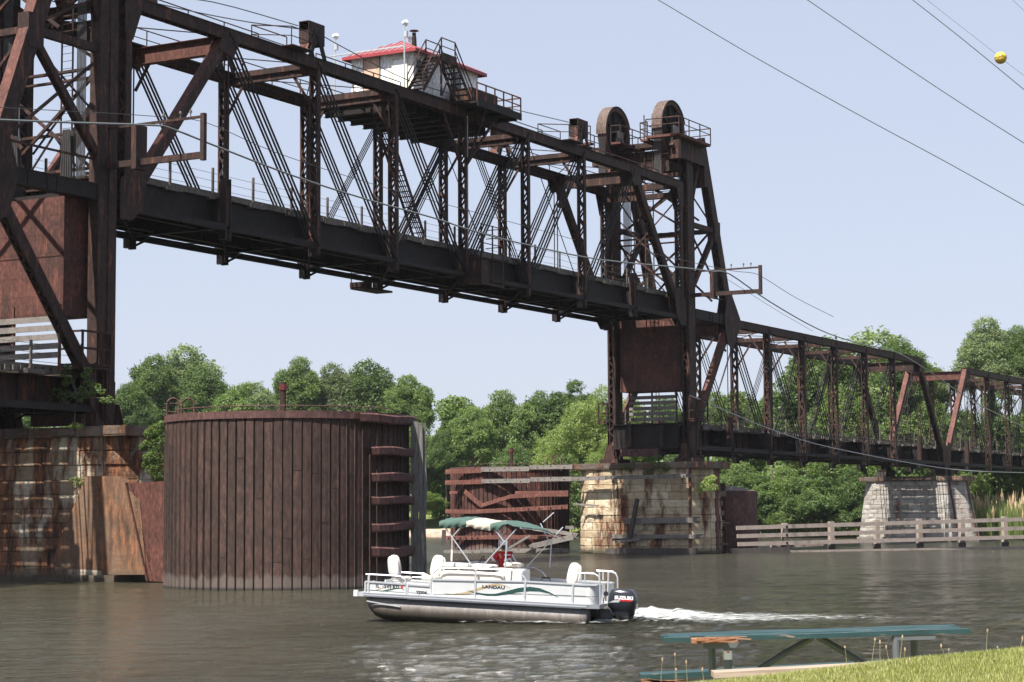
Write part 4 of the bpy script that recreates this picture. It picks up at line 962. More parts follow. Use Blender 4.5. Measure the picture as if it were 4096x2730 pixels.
# (position along the photo, top, distance, width, kind, label)
T(418,776,325,190,4,'tall grey green tree peaking just right of the left tower, highest of the left group')
T(345,800,318,150,0,'bushy tree directly against the right edge of the left tower')
T(480,828,320,150,1,'rounded green tree on the right slope of the left group, left of the marker post')
T(300,868,300,120,1,'lower dark tree behind the left tower foot and the pier ivy')
T(60,905,300,160,1,'tree glimpsed at the far left beneath the left tower floor girders')
T(190,925,300,150,0,'tree seen low between the left tower legs and the column foot')
T(545,866,300,150,0,'low light green tree top between the left group and the marker post')
T(600,862,300,150,4,'pale tree directly left of the red topped marker post')
T(686,808,318,130,0,'tall tree peaking immediately right of the red topped marker post')
T(760,822,322,130,4,'tree with an even rounded top, second right of the marker post')
T(862,812,322,190,1,'broad dome shaped tree, widest crown over the big cofferdam')
T(945,850,315,120,0,'tree on the right shoulder of the broad dome, over the cofferdam edge')
T(1035,878,300,180,2,'upright dense tree just right of the tall timber pile')
T(1085,925,290,110,0,'bright mid height tree right of the timber pile, above the park lawn')
T(1145,882,300,160,0,'spiky topped tree left of the small far marker post')
T(1195,900,296,120,2,'green tree directly above the small far marker post')
T(1255,884,300,170,1,'tree with a thin open top branch right of the far marker post')
T(1325,862,300,110,5,'dark feathery tree rising left of the far lift tower')
T(1372,872,280,170,3,'light yellow green airy locust tree against the left side of the far lift tower')
T(1300,960,285,130,3,'pale willow like tree low between the far cofferdam and the far tower')
T(1440,905,290,150,0,'tree seen between the feet of the far lift tower')
T(1530,900,285,140,1,'tree behind the timber slats under the shaded counterweight')
T(1625,888,285,130,0,'tree just right of the far lift tower, seen through the first bars')
T(1700,870,280,130,2,'upright tree behind the second and third posts of the lower truss')
T(1770,885,275,120,0,'lower bright tree left of the great cottonwood')
T(1885,752,262,270,1,'left half of the great cottonwood mass behind the lower truss')
T(1970,724,266,330,4,'great tall cottonwood towering above the lower truss, highest tree right of the tower')
T(2070,765,262,150,1,'right shoulder tree of the great cottonwood mass')
T(1945,860,250,200,0,'brighter tree low in front of the great cottonwood')
T(2160,830,262,60,2,'small pointed tree in the gap between the two big right hand crowns')
T(2252,713,255,150,4,'tall tree near the right edge above the farthest truss')
T(2345,738,255,120,1,'tree cut by the right edge of the picture')
T(2140,905,250,160,0,'tree filling the gap behind the meeting of the two lower trusses')
T(2290,880,248,170,5,'dark low tree behind the farthest truss at the right edge')
T(2060,930,246,170,2,'mid height tree directly above the pale stone pier')
# lower growth along the shore: bushes reaching the water
def B(x,y,Y,w_,kind,label,zb=.6): return tree(x*K,y*K,Y,w_*K,kind,label,zb=zb,group='bushes along the far shore',name='bush')
B(1068,990,300,90,0,'big rounded bush tree right of the timber pile, low over the park lawn',6.5)
B(1025,980,290,90,1,'dark bush behind the tall timber pile')
B(1170,1010,280,130,1,'dark bush mass above the far cofferdam, left')
B(1290,1030,276,140,0,'bush mass above the far cofferdam, right, beside the cream pier')
B(1400,1000,270,120,3,'pale bush behind the left foot of the far tower')
B(1560,1010,262,160,1,'dark bush seen under the far tower girder')
B(1690,1050,258,130,0,'leafy bush right behind the steel nose cell')
B(1745,1075,252,120,5,'dark shaded bush under the lower truss, left part')
B(1815,1060,250,130,0,'sunlit leafy bush hanging towards the fender fence')
B(1890,1050,248,140,5,'dark bush hanging above the water left of the pale pier')
B(1965,1060,246,130,1,'dark bush touching the left side of the pale pier')
B(2280,1050,262,130,1,'dark bush right of the pale pier above the reeds')
B(2345,1035,262,130,5,'dark bush at the right edge above the reeds')
B(2120,1010,246,160,1,'dark bush behind the pale pier')
B(2220,1040,244,130,0,'green bush over the right end of the pale pier')
B(460,930,298,200,1,'dense low bush tree behind the left rim of the big cofferdam')
B(640,920,298,220,0,'dense low bush tree behind the middle of the big cofferdam')
B(830,930,296,220,1,'dense low bush tree behind the right half of the big cofferdam')
B(950,960,294,140,0,'bush tree above the right rim of the big cofferdam')
B(120,960,292,260,1,'low bush tree at the far left below the deck girders')
# the small park tree on the lawn
pk=onY(1697,2086,289); r=tree(1697,1960,289,190,0,'small dark trunked park tree standing on the mown lawn by the pink rocks',zb=pk.z,ztrunk=.30,group=None)
# the wood beyond, one mass of leaves
rnd=random.Random(31); vs=[]; fs=[]
for k in range(330):
    x=-170+k*.95; y=shore_y(x)+rnd.uniform(40,62); h=rnd.uniform(8,13)
    for q in range(5): leafquads(vs,fs,rnd,(x+rnd.uniform(-2,2),y+rnd.uniform(-3,3),3.5+h*(q+.3)/5),2.6,46,.75)
me=bpy.data.meshes.new('distant_wood'); me.from_pydata(vs,[],fs); me.materials.append(ML[0]); o=bpy.data.objects.new('distant_wood',me); COL.objects.link(o); o['kind']='stuff'; tag(o,'dim mass of woodland filling the gaps behind the shore trees','woodland')
# grass and reeds
def tufts(name,pts,h,n,mat,seed,label=None,spread=.5,wd=.04,lean=.25):
    rnd=random.Random(seed); vs=[]; fs=[]
    for _ in range(n):
        p=Vector(pts(rnd)); hh_=h*rnd.uniform(.5,1.15); a_=rnd.uniform(0,6.28); l=rnd.uniform(0,lean)*hh_; d=Vector((math.cos(a_)*l,math.sin(a_)*l,0)); s=Vector((math.cos(a_+1.57),math.sin(a_+1.57),0))*wd*rnd.uniform(.6,1.2)
        b=len(vs); vs+=[tuple(p-s),tuple(p+s),tuple(p+d*.35+s*.7+Vector((0,0,hh_*.55))),tuple(p+d*.35-s*.7+Vector((0,0,hh_*.55))),tuple(p+d+Vector((0,0,hh_)))]; fs+=[(b,b+1,b+2,b+3),(b+3,b+2,b+4)]
    me=bpy.data.meshes.new(name); me.from_pydata(vs,[],fs); me.materials.append(mat); o=bpy.data.objects.new(name,me); COL.objects.link(o); o['kind']='stuff'
    if label: o['label']=label; o['category']=name.replace('_',' ')
    return o
MREED=mat_leaf('reed_blades',(.10,.145,.04),(.17,.20,.07),.3); MPLUME=plain('reed_plumes',(.42,.30,.18),.9,0,.25)
def reedpt(x0,x1,d1,z0=.35,up=1.5):
    def f(rnd):
        x=rnd.uniform(x0,x1); d=rnd.uniform(.2,d1); return (x,shore_y(x)+d,z0+up*d/d1)
    return f
ra=51.2
tufts('reeds',reedpt(ra-.5,ra+11,8,.3,1.0),3.0,15000,MREED,3,'tall pale green reed bed on the bank right of the pale stone pier',wd=.05)
tufts('reed_plumes',reedpt(ra-.5,ra+11,8,2.0,2.5),1.2,380,MPLUME,4,'tawny seed plumes over the reed bed at the right',wd=.10)
tufts('shore_grass',reedpt(22,44,3,.2,.5),1.6,5000,MREED,5,'short green grass tufts at the far waterline under the dark bushes',wd=.05)
# ------------------------------------------------------------------ timbers and channels on the far cofferdam and the cream pier
GW='timbers and channels on the far cofferdam and cream pier'
def F(x,y): return 1760+x*.2551,1840+y*.2551
def onface(pts,s=62.35): return [wp(*onS(*F(*p),s)) for p in pts]
def chan(pts,h,label,s=62.35,mat=None,bolts=0):
    P=onface(pts,s); c=P[0]; r=empty('steel_channel',c); tag(r,label,'steel channel',GW); m=MB(); Q=[p-c for p in P]
    for i in range(len(Q)-1):
        m.beam(Q[i],Q[i+1],.03,h,A)
        up=Vector((0,0,h/2)); 
        for sg in (1,-1): m.beam(Q[i]+up*sg+A*.12,Q[i+1]+up*sg+A*.12,.26,.03,A)
    m.build('channel',mat or MWALER,r)
    if bolts:
        L=Q[-1]-Q[-2]
        for k in range(bolts):
            b=MB(); q=Q[-2]+L*((k+.5)/bolts); b.box(q-A*.06,(.09,.09,.09)); b.build('bolt',MSD,r)
    return r
def timb(pts,h,label,s=62.3,mat=None,w=.30,jag=0,bolts=3):
    P=onface(pts,s); r=plank('timber',P,w,h,label,'timber',mat or MWG,GW,A,jag)
    L=P[-1]-P[0]
    for k in range(bolts):
        b=MB(); q=L*((k+.6)/(bolts+.2))-A*(w/2+.01)+Vector((0,0,(.07 if k%2 else -.05))); b.lathe([(0,0),(.055,0),(.055,.03),(0,.03)],(0,0,0),'y',8); o=b.build('bolt',MSD,r); o.location=q; o.rotation_euler=(0,0,TH-math.pi/2)
    return r
chan([(85,190),(655,170)],.34,'top left red channel with torn upper edge on the far cofferdam')
timb([(655,152),(1410,143)],.36,'left one of the two grey timbers along the top of the far cofferdam')
timb([(1415,118),(2090,110)],.32,'right one of the two grey timbers along the top of the far cofferdam')
chan([(80,360),(670,345)],.33,'second red channel from the top, left of the grey timbers',bolts=0)
timb([(670,335),(1425,328)],.33,'left timber of the second row on the far cofferdam')
timb([(1430,308),(2080,300)],.34,'middle timber of the second row, ending beside the cream pier')
timb([(2085,300),(2605,285)],.30,'second row timber crossing the gap onto the cream pier')
timb([(2615,280),(3430,268)],.28,'long grey timber near the top of the cream pier')
timb([(3440,265),(3930,245)],.28,'right end timber near the top of the cream pier, dark sawn end')
chan([(385,500),(640,720)],.30,'short steep stub of bent channel pointing up left on the far cofferdam')
chan([(640,720),(1110,575),(1500,560)],.28,'bent channel rising from the low kink to the middle of the far cofferdam')
chan([(1180,520),(2010,510)],.24,'straight upper channel right of the kinked one')
chan([(1500,560),(2010,556)],.17,'thin orange edged channel below the straight upper one')
chan([(150,520),(275,510)],.20,'torn stub of channel at the left edge of the far cofferdam')
chan([(85,810),(330,812),(580,815)],.30,'buckled red channel just above the left end of the green canopy')
chan([(580,812),(1300,775),(2000,737)],.30,'long red channel sloping up to the right above the boat canopy',bolts=4)
chan([(95,1010),(300,1010),(800,1030)],.28,'red channel seen below the canopy on the left')
chan([(95,1225),(640,1222)],.29,'ribbed red channel low on the far cofferdam, left half',bolts=6)
chan([(640,1218),(1900,1210)],.29,'orange red channel low on the far cofferdam, right half')
timb([(75,1445),(640,1440)],.28,'rounded end timber at the waterline of the far cofferdam')
timb([(640,1425),(1480,1425)],.32,'waterline timber behind the boat driver',bolts=2)
timb([(1485,1422),(2005,1422)],.30,'right waterline timber of the far cofferdam',bolts=3)
timb([(1470,1350),(2100,1210)],.40,'thick broken grey beam slanting up towards the cream pier',61.6,jag=1,bolts=0)
timb([(1475,1085),(1780,1120),(2080,1170)],.26,'pale splintered plank slanting down behind the canopy end',61.8,jag=1,bolts=0)
timb([(1090,1385),(1415,1190)],.16,'thin grey stick leaning beside the boat driver',61.5,w=.14,jag=0,bolts=0)
timb([(1980,1060),(2110,1060)],.22,'short pinkish plank end beside the canopy corner',61.8,bolts=0)
plank('timber_pile',[onY(1777,2120,156),onY(1773,2182,156)],.32,.30,'short charred pile stub hanging over the water left of the far cofferdam','timber',MWD,GW,(1,0,0))
# on the face of the cream pier
def Bq(x,y): return 1700+x*.51,1800+y*.51
def timb2(pts,h,label,s=62.75,mat=None,jag=0,w=.28):
    P=[wp(*onS(*Bq(*p),s)) for p in pts]; return plank('timber',P,w,h,label,'timber',mat or MWG,GW,A,jag)
timb2([(1575,560),(2125,550)],.42,'stout grey timber across the middle of the cream pier face',jag=1)
timb2([(1480,680),(2145,680)],.30,'splintered lower timber on the cream pier face',jag=1)
timb2([(1520,722),(1690,700)],.22,'broken plank piece under the splintered lower timber',62.5,jag=1)
timb2([(1665,385),(1608,690)],.26,'dark slanting upright post on the cream pier face',62.45,MWD)
timb2([(1165,425),(1360,440)],.14,'thin sharp splinter sticking out left of the cream pier',62.4,w=.12)
timb2([(1650,660),(1765,590)],.10,'thin stick leaning between the two pier timbers',62.4,w=.08)
timb2([(1420,795),(2130,795)],.42,'dark wet timber along the waterline of the cream pier',62.6,MWD)
# planks and added backing that darkens the recess between cream pier and the steel nose cell
def G(x,y): return 2750+x*.2551,1850+y*.2551
for k,(x0,x1,y,h_) in enumerate(((115,605,500,.42),(160,552,650,.40),(155,578,802,.38),(195,558,962,.38),(240,558,1122,.36),(305,565,1285,.22))):
    P=[onY(*G(x0,y),155.6),onY(*G(x1,y-6),155.6)]
    plank('timber',P,.25,h_,['thick mossy top timber beside the steel nose cell','second grey timber from the top beside the steel nose cell','third timber from the top beside the steel nose cell','fourth timber from the top, mottled and split, beside the nose cell','fifth timber from the top beside the steel nose cell','splintered remains of the lowest timber beside the nose cell'][k],'timber',MWG,'timbers beside the steel nose cell',(0,1,0),1 if k in(3,5) else 0)
x0=onY(*G(190,800),156).x; x1=onY(*G(610,800),156).x
r=empty('recess_backing',((x0+x1)/2,156.6,0)); tag(r,'added backing for the dark recess behind the short timbers at the right of the cream pier','recess backing')
m=MB()
for k in range(8): xx=-(x1-x0)/2+(k+.5)*(x1-x0)/8; m.box((xx,-.04*(k%2),2.1),((x1-x0)/8-.01,.5,6.4))
m.build('sheets',MPILE,r)
# ------------------------------------------------------------------ fender fence
ff=empty('fender_fence',onY(3030,2205,154.8)); ff.location.z=0; tag(ff,'long bleached timber fender fence with three rails standing in the water at the right','fence')
px0=[(20.69,154.55),(24.64,157.0),(28.5,158.95),(32.2,160.7),(35.95,162.5),(39.9,164.6),(43.9,166.6)]
FO=ff.location.copy(); FP=[Vector((x,y,0))-FO for x,y in px0]
dirF=(FP[5]-FP[1]).normalized(); nF=Vector((dirF.y,-dirF.x,0))
# rails measured against the picture: heights at each post
rails=[(2113,2078),(2146,2114),(2178,2149)]
def railpt(px,py): # meets the vertical plane of the fence
    p=FO+FP[0]+nF*.2; nn_=Vector((nF.x,nF.y,0)); return hit(px,py,nn_,nn_.dot(p))-FO
for j,(ya,yb) in enumerate(rails):
    cuts=[2946+j*3,3455,3830,4110]
    for a_,b_ in zip(cuts,cuts[1:]):
        f=lambda x:ya+(yb-ya)*(x-2946)/(4096-2946)
        m=MB(); m.beam(railpt(a_,f(a_)),railpt(b_-1.5,f(b_)),.16,.30,nF); o=m.build('rail',MWF,ff)
for i,p in enumerate(FP):
    m=MB(); t0_=((p-railpt(2946,rails[0][0])).dot(dirF))/((railpt(4096,rails[0][1])-railpt(2946,rails[0][0])).dot(dirF)); zt=railpt(2946,rails[0][0]).z*(1-t0_)+railpt(4096,rails[0][1]).z*t0_+.27; m.beam(p-nF*.05+Vector((0,0,-1)),p-nF*.05+Vector((0,0,zt)),.38,.36,dirF); m.build('post',MWF,ff)
    m=MB(); m.beam(p-nF*.2+dirF*.3+Vector((0,0,-.6)),p-nF*.2+dirF*.05+Vector((0,0,0)),.5,.5,dirF); m.box(p-nF*.05+Vector((0,0,.2)),(.56,.5,.7)); m.build('post_foot',MWD,ff)
    m=MB(); m.beam(p-nF*.9+dirF*.55+Vector((0,0,-.3)),p-nF*.2+dirF*.05+Vector((0,0,1.75)),.28,.28,nF); m.build('brace',MWD,ff)
    for j,(ya,yb) in enumerate(rails):
        q=(p+FO); # bolt at each crossing
        import_px=None
        c=p+nF*.30; 
        # height of the rail at this post
        L=(railpt(4096,yb)-railpt(2946,ya)); t_=((p-railpt(2946,ya)).dot(dirF))/L.dot(dirF); z=railpt(2946,ya).z+L.z*t_
        m=MB(); m.lathe([(.035,0),(.10,0),(.10,.03),(.035,.03)],(0,0,0),'y',10); m.lathe([(0,.0),(.045,0),(.045,.04),(0,.04)],(0,0,0),'y',8); o=m.build('bolt',MSD,ff); o.location=Vector((c.x,c.y,z)); o.rotation_euler=(0,0,math.atan2(dirF.y,dirF.x))
m=MB(); m.beam(FP[0]-dirF*5.0+nF*.1+Vector((0,0,.12)),FP[0]+dirF*.2+nF*.1+Vector((0,0,.2)),.5,.42,nF); m.build('sill',MWD,ff)
m=MB(); m.beam(FP[0]+dirF*.3+nF*.2+Vector((0,0,.02)),FP[6]+nF*.2+Vector((0,0,.06)),.35,.25,nF); m.build('sill',MWF,ff)
m=MB(); m.beam(FP[0]-dirF*1.0-nF*.4+Vector((0,0,.45)),FP[1]-dirF*.6-nF*.4+Vector((0,0,.62)),.25,.35,nF); m.build('drift_beam',MWF,ff)
# ------------------------------------------------------------------ plants growing on the stonework
def plant(name,c,clumps,nl,size,mat,label,stems=(),cat='shrub',seed=1):
    r=empty(name,c); tag(r,label,cat); rnd=random.Random(seed); vs=[]; fs=[]
    for (x,y,z,rad) in clumps: leafquads(vs,fs,rnd,(x,y,z),rad,nl,size)
    me=bpy.data.meshes.new('foliage'); me.from_pydata(vs,[],fs); me.materials.append(mat); o=bpy.data.objects.new('foliage',me); COL.objects.link(o); o.parent=r
    if stems:
        m=MB()
        for s_ in stems: m.tube(s_,.03,5,r2=.008)
        m.build('stem',MBARK,r)
    return r
def PC(pts,Y,c): return [tuple(onY(x,y,Y+dy)-c)+(rad,) for x,y,dy,rad in pts]
c=onY(620,1960,92); pts=[(622,1720,0,.35),(640,1740,.2,.35),(600,1735,0,.3),(630,1775,0,.42),(612,1800,.2,.35),(598,1830,0,.32),(625,1825,0,.4),(640,1865,.1,.4),(612,1880,0,.35),(632,1905,0,.3),(585,1860,.2,.22),(572,1790,.1,.2),(646,1700,.2,.25),(590,1775,.1,.25)]
plant('climbing_shrub',c,PC(pts,92,c),330,.085,ML[0],'leafy green shrub hanging over the corner of the left pier against the big cofferdam',[[(0,0,-.2),(.1,0,1.2),(.0,0,2.6)]],seed=3)
c=wp(-3.0,2.2,7.2); k_=lambda x,y:wp(*onS(x,y,-3.3))-c
st=[k_(297,1695),k_(300,1640),k_(310,1580),k_(325,1540)]
pl_=[(272,1468,.16),(262,1500,.2),(280,1520,.18),(352,1485,.18),(340,1500,.16),(355,1530,.2),(385,1545,.15),(262,1535,.16),(230,1570,.2),(250,1585,.2),(270,1575,.18),(255,1605,.14),(300,1580,.15),(330,1560,.18),(345,1580,.18),(370,1570,.16),(405,1565,.16),(410,1600,.14),(440,1600,.2),(320,1600,.12),(245,1625,.1)]
plant('pier_sapling',c,[tuple(k_(x,y))+(r_*1.3,) for x,y,r_ in pl_],60,.11,ML[2],'spindly sapling with loose leaf clusters growing on top of the left pier',[st]+[[k_(310,1580),k_(x,y)] for x,y,_ in pl_[::2]],'sapling',5)
c=wp(-3.0,3.0,7.15); plant('pier_weed',c,[tuple(k_(300,1702))+(.22,),tuple(k_(320,1706))+(.16,),tuple(k_(288,1705))+(.15,)],120,.07,ML[1],'small bright green weed tuft on the coping of the left pier',seed=6)
k_=lambda x,y:wp(*onS(x,y,-3.1))-c
plant('pier_weed',c,[tuple(k_(292,1922))+(.2,),tuple(k_(318,1930))+(.2,),tuple(k_(308,1918))+(.14,)],90,.07,ML[1],'small green weed halfway down the left pier beside the concrete',seed=7)
c=wp(63,2,6.8); k_=lambda x,y,s=62.8:wp(*onS(x,y,s))-c
plant('pier_weed',c,[tuple(k_(2640,1880))+(.5,),tuple(k_(2620,1855))+(.4,),tuple(k_(2660,1870))+(.4,),tuple(k_(2590,1895))+(.4,),tuple(k_(2500,1870))+(.35,),tuple(k_(2630,1830))+(.3,)],160,.10,ML[2],'dull green weeds draping the coping of the cream pier',seed=8)
c=wp(62.6,-1.8,5); k_=lambda x,y:wp(*onS(x,y,62.2))-c
plant('pier_weed',c,[tuple(k_(2832,1925))+(.45,),tuple(k_(2820,1945))+(.5,),tuple(k_(2850,1915))+(.35,),tuple(k_(2800,1955))+(.4,),tuple(k_(2855,1950))+(.35,)],220,.11,ML[1],'bright bush at the right corner of the cream pier above the short timbers',seed=9)
# ------------------------------------------------------------------ cables
def cable(pts,r,label,name='cable',mat=None,grp=None,sub=4):
    c=Vector(pts[0]); P=[Vector(p)-c for p in pts]; Q=[]
    for i in range(len(P)-1):       # Catmull-Rom
        a0,a1,a2,a3=P[max(i-1,0)],P[i],P[i+1],P[min(i+2,len(P)-1)]
        for k in range(sub):
            t=k/sub; Q.append(.5*((2*a1)+(-a0+a2)*t+(2*a0-5*a1+4*a2-a3)*t*t+(-a0+3*a1-3*a2+a3)*t**3))
    Q.append(P[-1]); m=MB(); m.tube(Q,r,5); o=m.build(name,mat or MROPE); o.location=c; tag(o,label,'cable',grp); return o
def tq(pts,t): return [wp(*onT(x,y,t)) for x,y in pts]
MCAB=plain('grey_cable',(.14,.15,.15),.45,.2,.1)
cable(tq([(-60,478),(306,492),(607,502),(684,515),(900,600),(1180,707),(1461,797),(1742,875),(1900,927),(2125,984),(2405,1040),(2742,1073),(2854,1087)],-4.6),.05,'thick grey cable slung along the near side of the raised span between the two outriggers',mat=MCAB)
cable(tq([(2854,1087),(2920,1098),(3078,1207),(3276,1319),(3438,1375),(3576,1406),(3700,1475),(3900,1610),(4130,1725)],-4.6),.05,'dark thick cable sagging down to the right from the far outrigger over the lower truss',mat=MCAB)
cable(tq([(2761,1583),(2945,1662),(3134,1736),(3328,1792),(3700,1863),(3900,1885),(4130,1892)],-1.0),.035,'pale braided cable drooping along the floor of the lower truss',mat=MGALV)
cable(tq([(2590,1010),(2905,1080),(3010,1093),(3060,1115),(3180,1190),(3334,1268)],-5.2),.022,'thin wire running over the tip of the far outrigger to the trees')
cable(tq([(2880,1100),(3000,1175),(3120,1250),(3250,1325)],-3.6),.016,'thinnest wire below the far outrigger, leading down to the right')
cable(tq([(-60,428),(300,447),(600,465),(820,490),(1100,610),(1500,740),(1900,850),(2300,960)],-5.2),.018,'thin wire above the thick cable on the near side of the raised span')
GC='cables between the pulley housings'
cable(tq([(560,-20),(846,0+8),(1192,104)],0),.03,'upper cable entering the left pulley housing',grp=GC)
cable(tq([(560,-30+30),(800,53),(1000,90),(1192,116)],0),.03,'lower cable entering the left pulley housing',grp=GC)
cable(tq([(1281,139),(1400,205),(1640,325),(1900,400),(2275,490)],.1),.03,'cable from the left pulley housing to the right one, passing before the operator house',grp=GC)
GP='power lines across the upper right sky'
def PLn(pts,Y=118): return [onY(2500+x*.6783,y*.6783,Y) for x,y in pts]
cable(PLn([(90,-60),(195,0),(700,300),(1100,525),(1500,745),(1900,960),(2380,1228)]),.030,'lowest and longest of the power lines crossing the sky at upper right','power_line',MCAB,GP)
cable(PLn([(1000,-50),(1075,0),(1500,290),(1950,590),(2380,862)]),.030,'second power line from below in the upper right sky','power_line',MCAB,GP)
cable(PLn([(1640,-45),(1695,0),(2000,240),(2380,552)]),.030,'third power line from below, just under the yellow ball','power_line',MCAB,GP)
cable(PLn([(1720,-45),(1780,0),(2170,305),(2215,343),(2390,475)]),.012,'faint power line threading the yellow marker ball','power_line',MCAB,GP)
cable(PLn([(2230,-50),(2285,0),(2390,100)]),.012,'faint power line cutting the top right corner','power_line',MCAB,GP)
bl=MB(); bl.lathe([(0,-.36)]+[(.36*math.cos(R_(a_)),.36*math.sin(R_(a_))) for a_ in range(-80,81,10)]+[(0,.36)],(0,0,0),'z',28)
MYEL=plain('yellow_marker_paint',(.62,.43,.045),.45,0,.04)
o=empty('marker_ball',PLn([(2215,343)])[0]); tag(o,'yellow aviation marker ball hanging on the power line in the upper right sky','marker ball'); sp_=bl.build('sphere',MYEL,o,True)
m=MB(); m.beam((-.30,-.24,-.16),(.26,-.29,.10),.03,.02,(0,0,1)); m.beam((-.22,-.31,-.02),(.1,-.37,.12),.03,.02,(0,0,1)); m.lathe([(.35,-.012),(.368,-.012),(.368,.012),(.35,.012)],(0,0,0),'z',28); m.build('seam',MSB,o)
# ------------------------------------------------------------------ pontoon boat
PSI=R_(14.8); BETA=R_(2.7)
bo=onY(2350,2436,54.6)
boat=empty('pontoon_boat',bo); boat.rotation_euler=(0,BETA,-PSI); tag(boat,'white pontoon boat with a green and cream canopy, dark outboard motor, heading left','boat')
BM=Matrix.Translation(bo)@Matrix.Rotation(-PSI,4,'Z')@Matrix.Rotation(BETA,4,'Y'); BI=BM.inverted()
def bs(px,py,y=0.0):
    n=(BM.to_3x3()@Vector((0,1,0))); p=BM@Vector((0,y,0)); return BI@hit(px,py,n,n.dot(p))
kA=lambda x,y,d=0:bs(1250+x*.30612,2050+y*.30612,d)
kB=lambda x,y,d=0:bs(1750+x*.30612,2050+y*.30612,d)
kC=lambda x,y,d=0:bs(2050+x*.30612,2150+y*.30612,d)
MWH=plain('white_boat_panel',(.53,.54,.54),.35,0,.02); MAL=plain('brushed_aluminium',(.60,.61,.63),.35,.6,.05); MVIN=plain('cream_vinyl',(.56,.51,.45),.45,0,.03); MVW=plain('white_vinyl',(.60,.59,.57),.4,0,.03); MGRN=plain('green_canvas',(.055,.10,.083),.8,0,.15); MCRM=plain('cream_canvas',(.38,.345,.285),.8,0,.06); MGRY=plain('grey_canvas_lining',(.40,.39,.36),.85,0,.05)
MDKG=plain('dark_green_decal',(.015,.05,.045),.4); MTAN=plain('tan_decal',(.36,.27,.16),.4); MBLK=plain('black_lettering',(.012,.012,.014),.4); MCOWL=plain('black_cowling',(.018,.020,.026),.22,0,.05,3,.6); MREDP=plain('red_decal',(.6,.02,.02),.4); MWHP=plain('white_lettering',(.8,.8,.8),.4)
def mpont():
    m,t,b=M('graded_pontoon_aluminium'); tc=nn(t,'ShaderNodeTexCoord'); sp=nn(t,'ShaderNodeSeparateXYZ'); t.links.new(tc.outputs['Object'],sp.inputs[0])
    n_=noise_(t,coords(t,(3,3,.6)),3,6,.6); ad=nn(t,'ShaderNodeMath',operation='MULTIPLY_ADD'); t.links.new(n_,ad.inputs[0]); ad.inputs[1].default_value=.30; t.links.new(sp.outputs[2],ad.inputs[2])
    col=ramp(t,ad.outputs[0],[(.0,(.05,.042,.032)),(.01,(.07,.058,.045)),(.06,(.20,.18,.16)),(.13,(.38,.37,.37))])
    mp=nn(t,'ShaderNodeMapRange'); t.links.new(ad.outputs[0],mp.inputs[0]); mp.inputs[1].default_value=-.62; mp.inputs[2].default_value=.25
    col=ramp(t,mp.outputs[0],[(.25,(.035,.030,.025)),(.48,(.065,.055,.045)),(.62,(.13,.115,.105)),(.82,(.23,.23,.23))])  # grey at the top, darker and browner towards the bottom
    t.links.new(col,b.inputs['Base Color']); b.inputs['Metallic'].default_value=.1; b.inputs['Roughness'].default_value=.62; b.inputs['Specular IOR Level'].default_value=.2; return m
MPON=mpont()
x_bow=kA(550,1080).x; Wb=2.42; DT=.105    # deck channel height
# deck
m=MB(); ch=.18
m.prism([(x_bow,0,0),(0,0,0),(.28,.22,0),(.28,Wb-.2,0),(0,Wb,0),(x_bow,Wb,0)],(0,0,DT)); dk=m.build('deck',MAL,boat)
m=MB(); m.bx(x_bow+.25,-.02,-.02,-.001,.035,DT-.03); m.bx(x_bow+.25,0,-.03,-.0,DT-.012,DT+.012); m.build('rub_rail',MAL,boat)
m=MB(); m.box((x_bow+.03,.02,.08),(.12,.08,.17)); m.box((x_bow+.35,.1,DT+.03),(.16,.08,.05)); m.build('bow_cap',MWH,boat)
# pontoons
def pontoon(y):
    m=MB(); x0=kA(658,1120).x; x1=kC(955,1000).x; r=.315; zc=-.34; n=20; rings=[]
    st=[(x0-.01,.02,.30),(x0+.03,.09,.235),(x0+.12,.17,.15),(x0+.28,.25,.065),(x0+.55,.30,.015),(x0+.95,r,0)]
    k=24
    for i in range(k+1): st.append((x0+1.0+(x1-x0-1.0)*i/k,r,0))
    for (x,rr,dz) in st: rings.append([(x,y+rr*math.cos(2*math.pi*j/n),zc+dz*.95+rr*math.sin(2*math.pi*j/n)) for j in range(n)])
    vs=[v for g in rings for v in g]; fs=[(i*n+j,i*n+(j+1)%n,(i+1)*n+(j+1)%n,(i+1)*n+j) for i in range(len(st)-1) for j in range(n)]; fs+=[tuple(range(n)),tuple((len(st)-1)*n+j for j in range(n))]
    m.add(vs,fs); o=m.build('pontoon',MPON,boat,True)
    m=MB(); a_=kA(705,1160); b_=kA(1140,1235); m.beam((a_.x,y-r-.01,a_.z),(b_.x,y-r-.02,b_.z),.05,.03); 
    m.box(((x0+x1)/2+.5,y,-.03),(x1-x0-1.4,.12,.07)); m.build('spray_strake',MAL,o)
pontoon(.36); pontoon(Wb-.36)
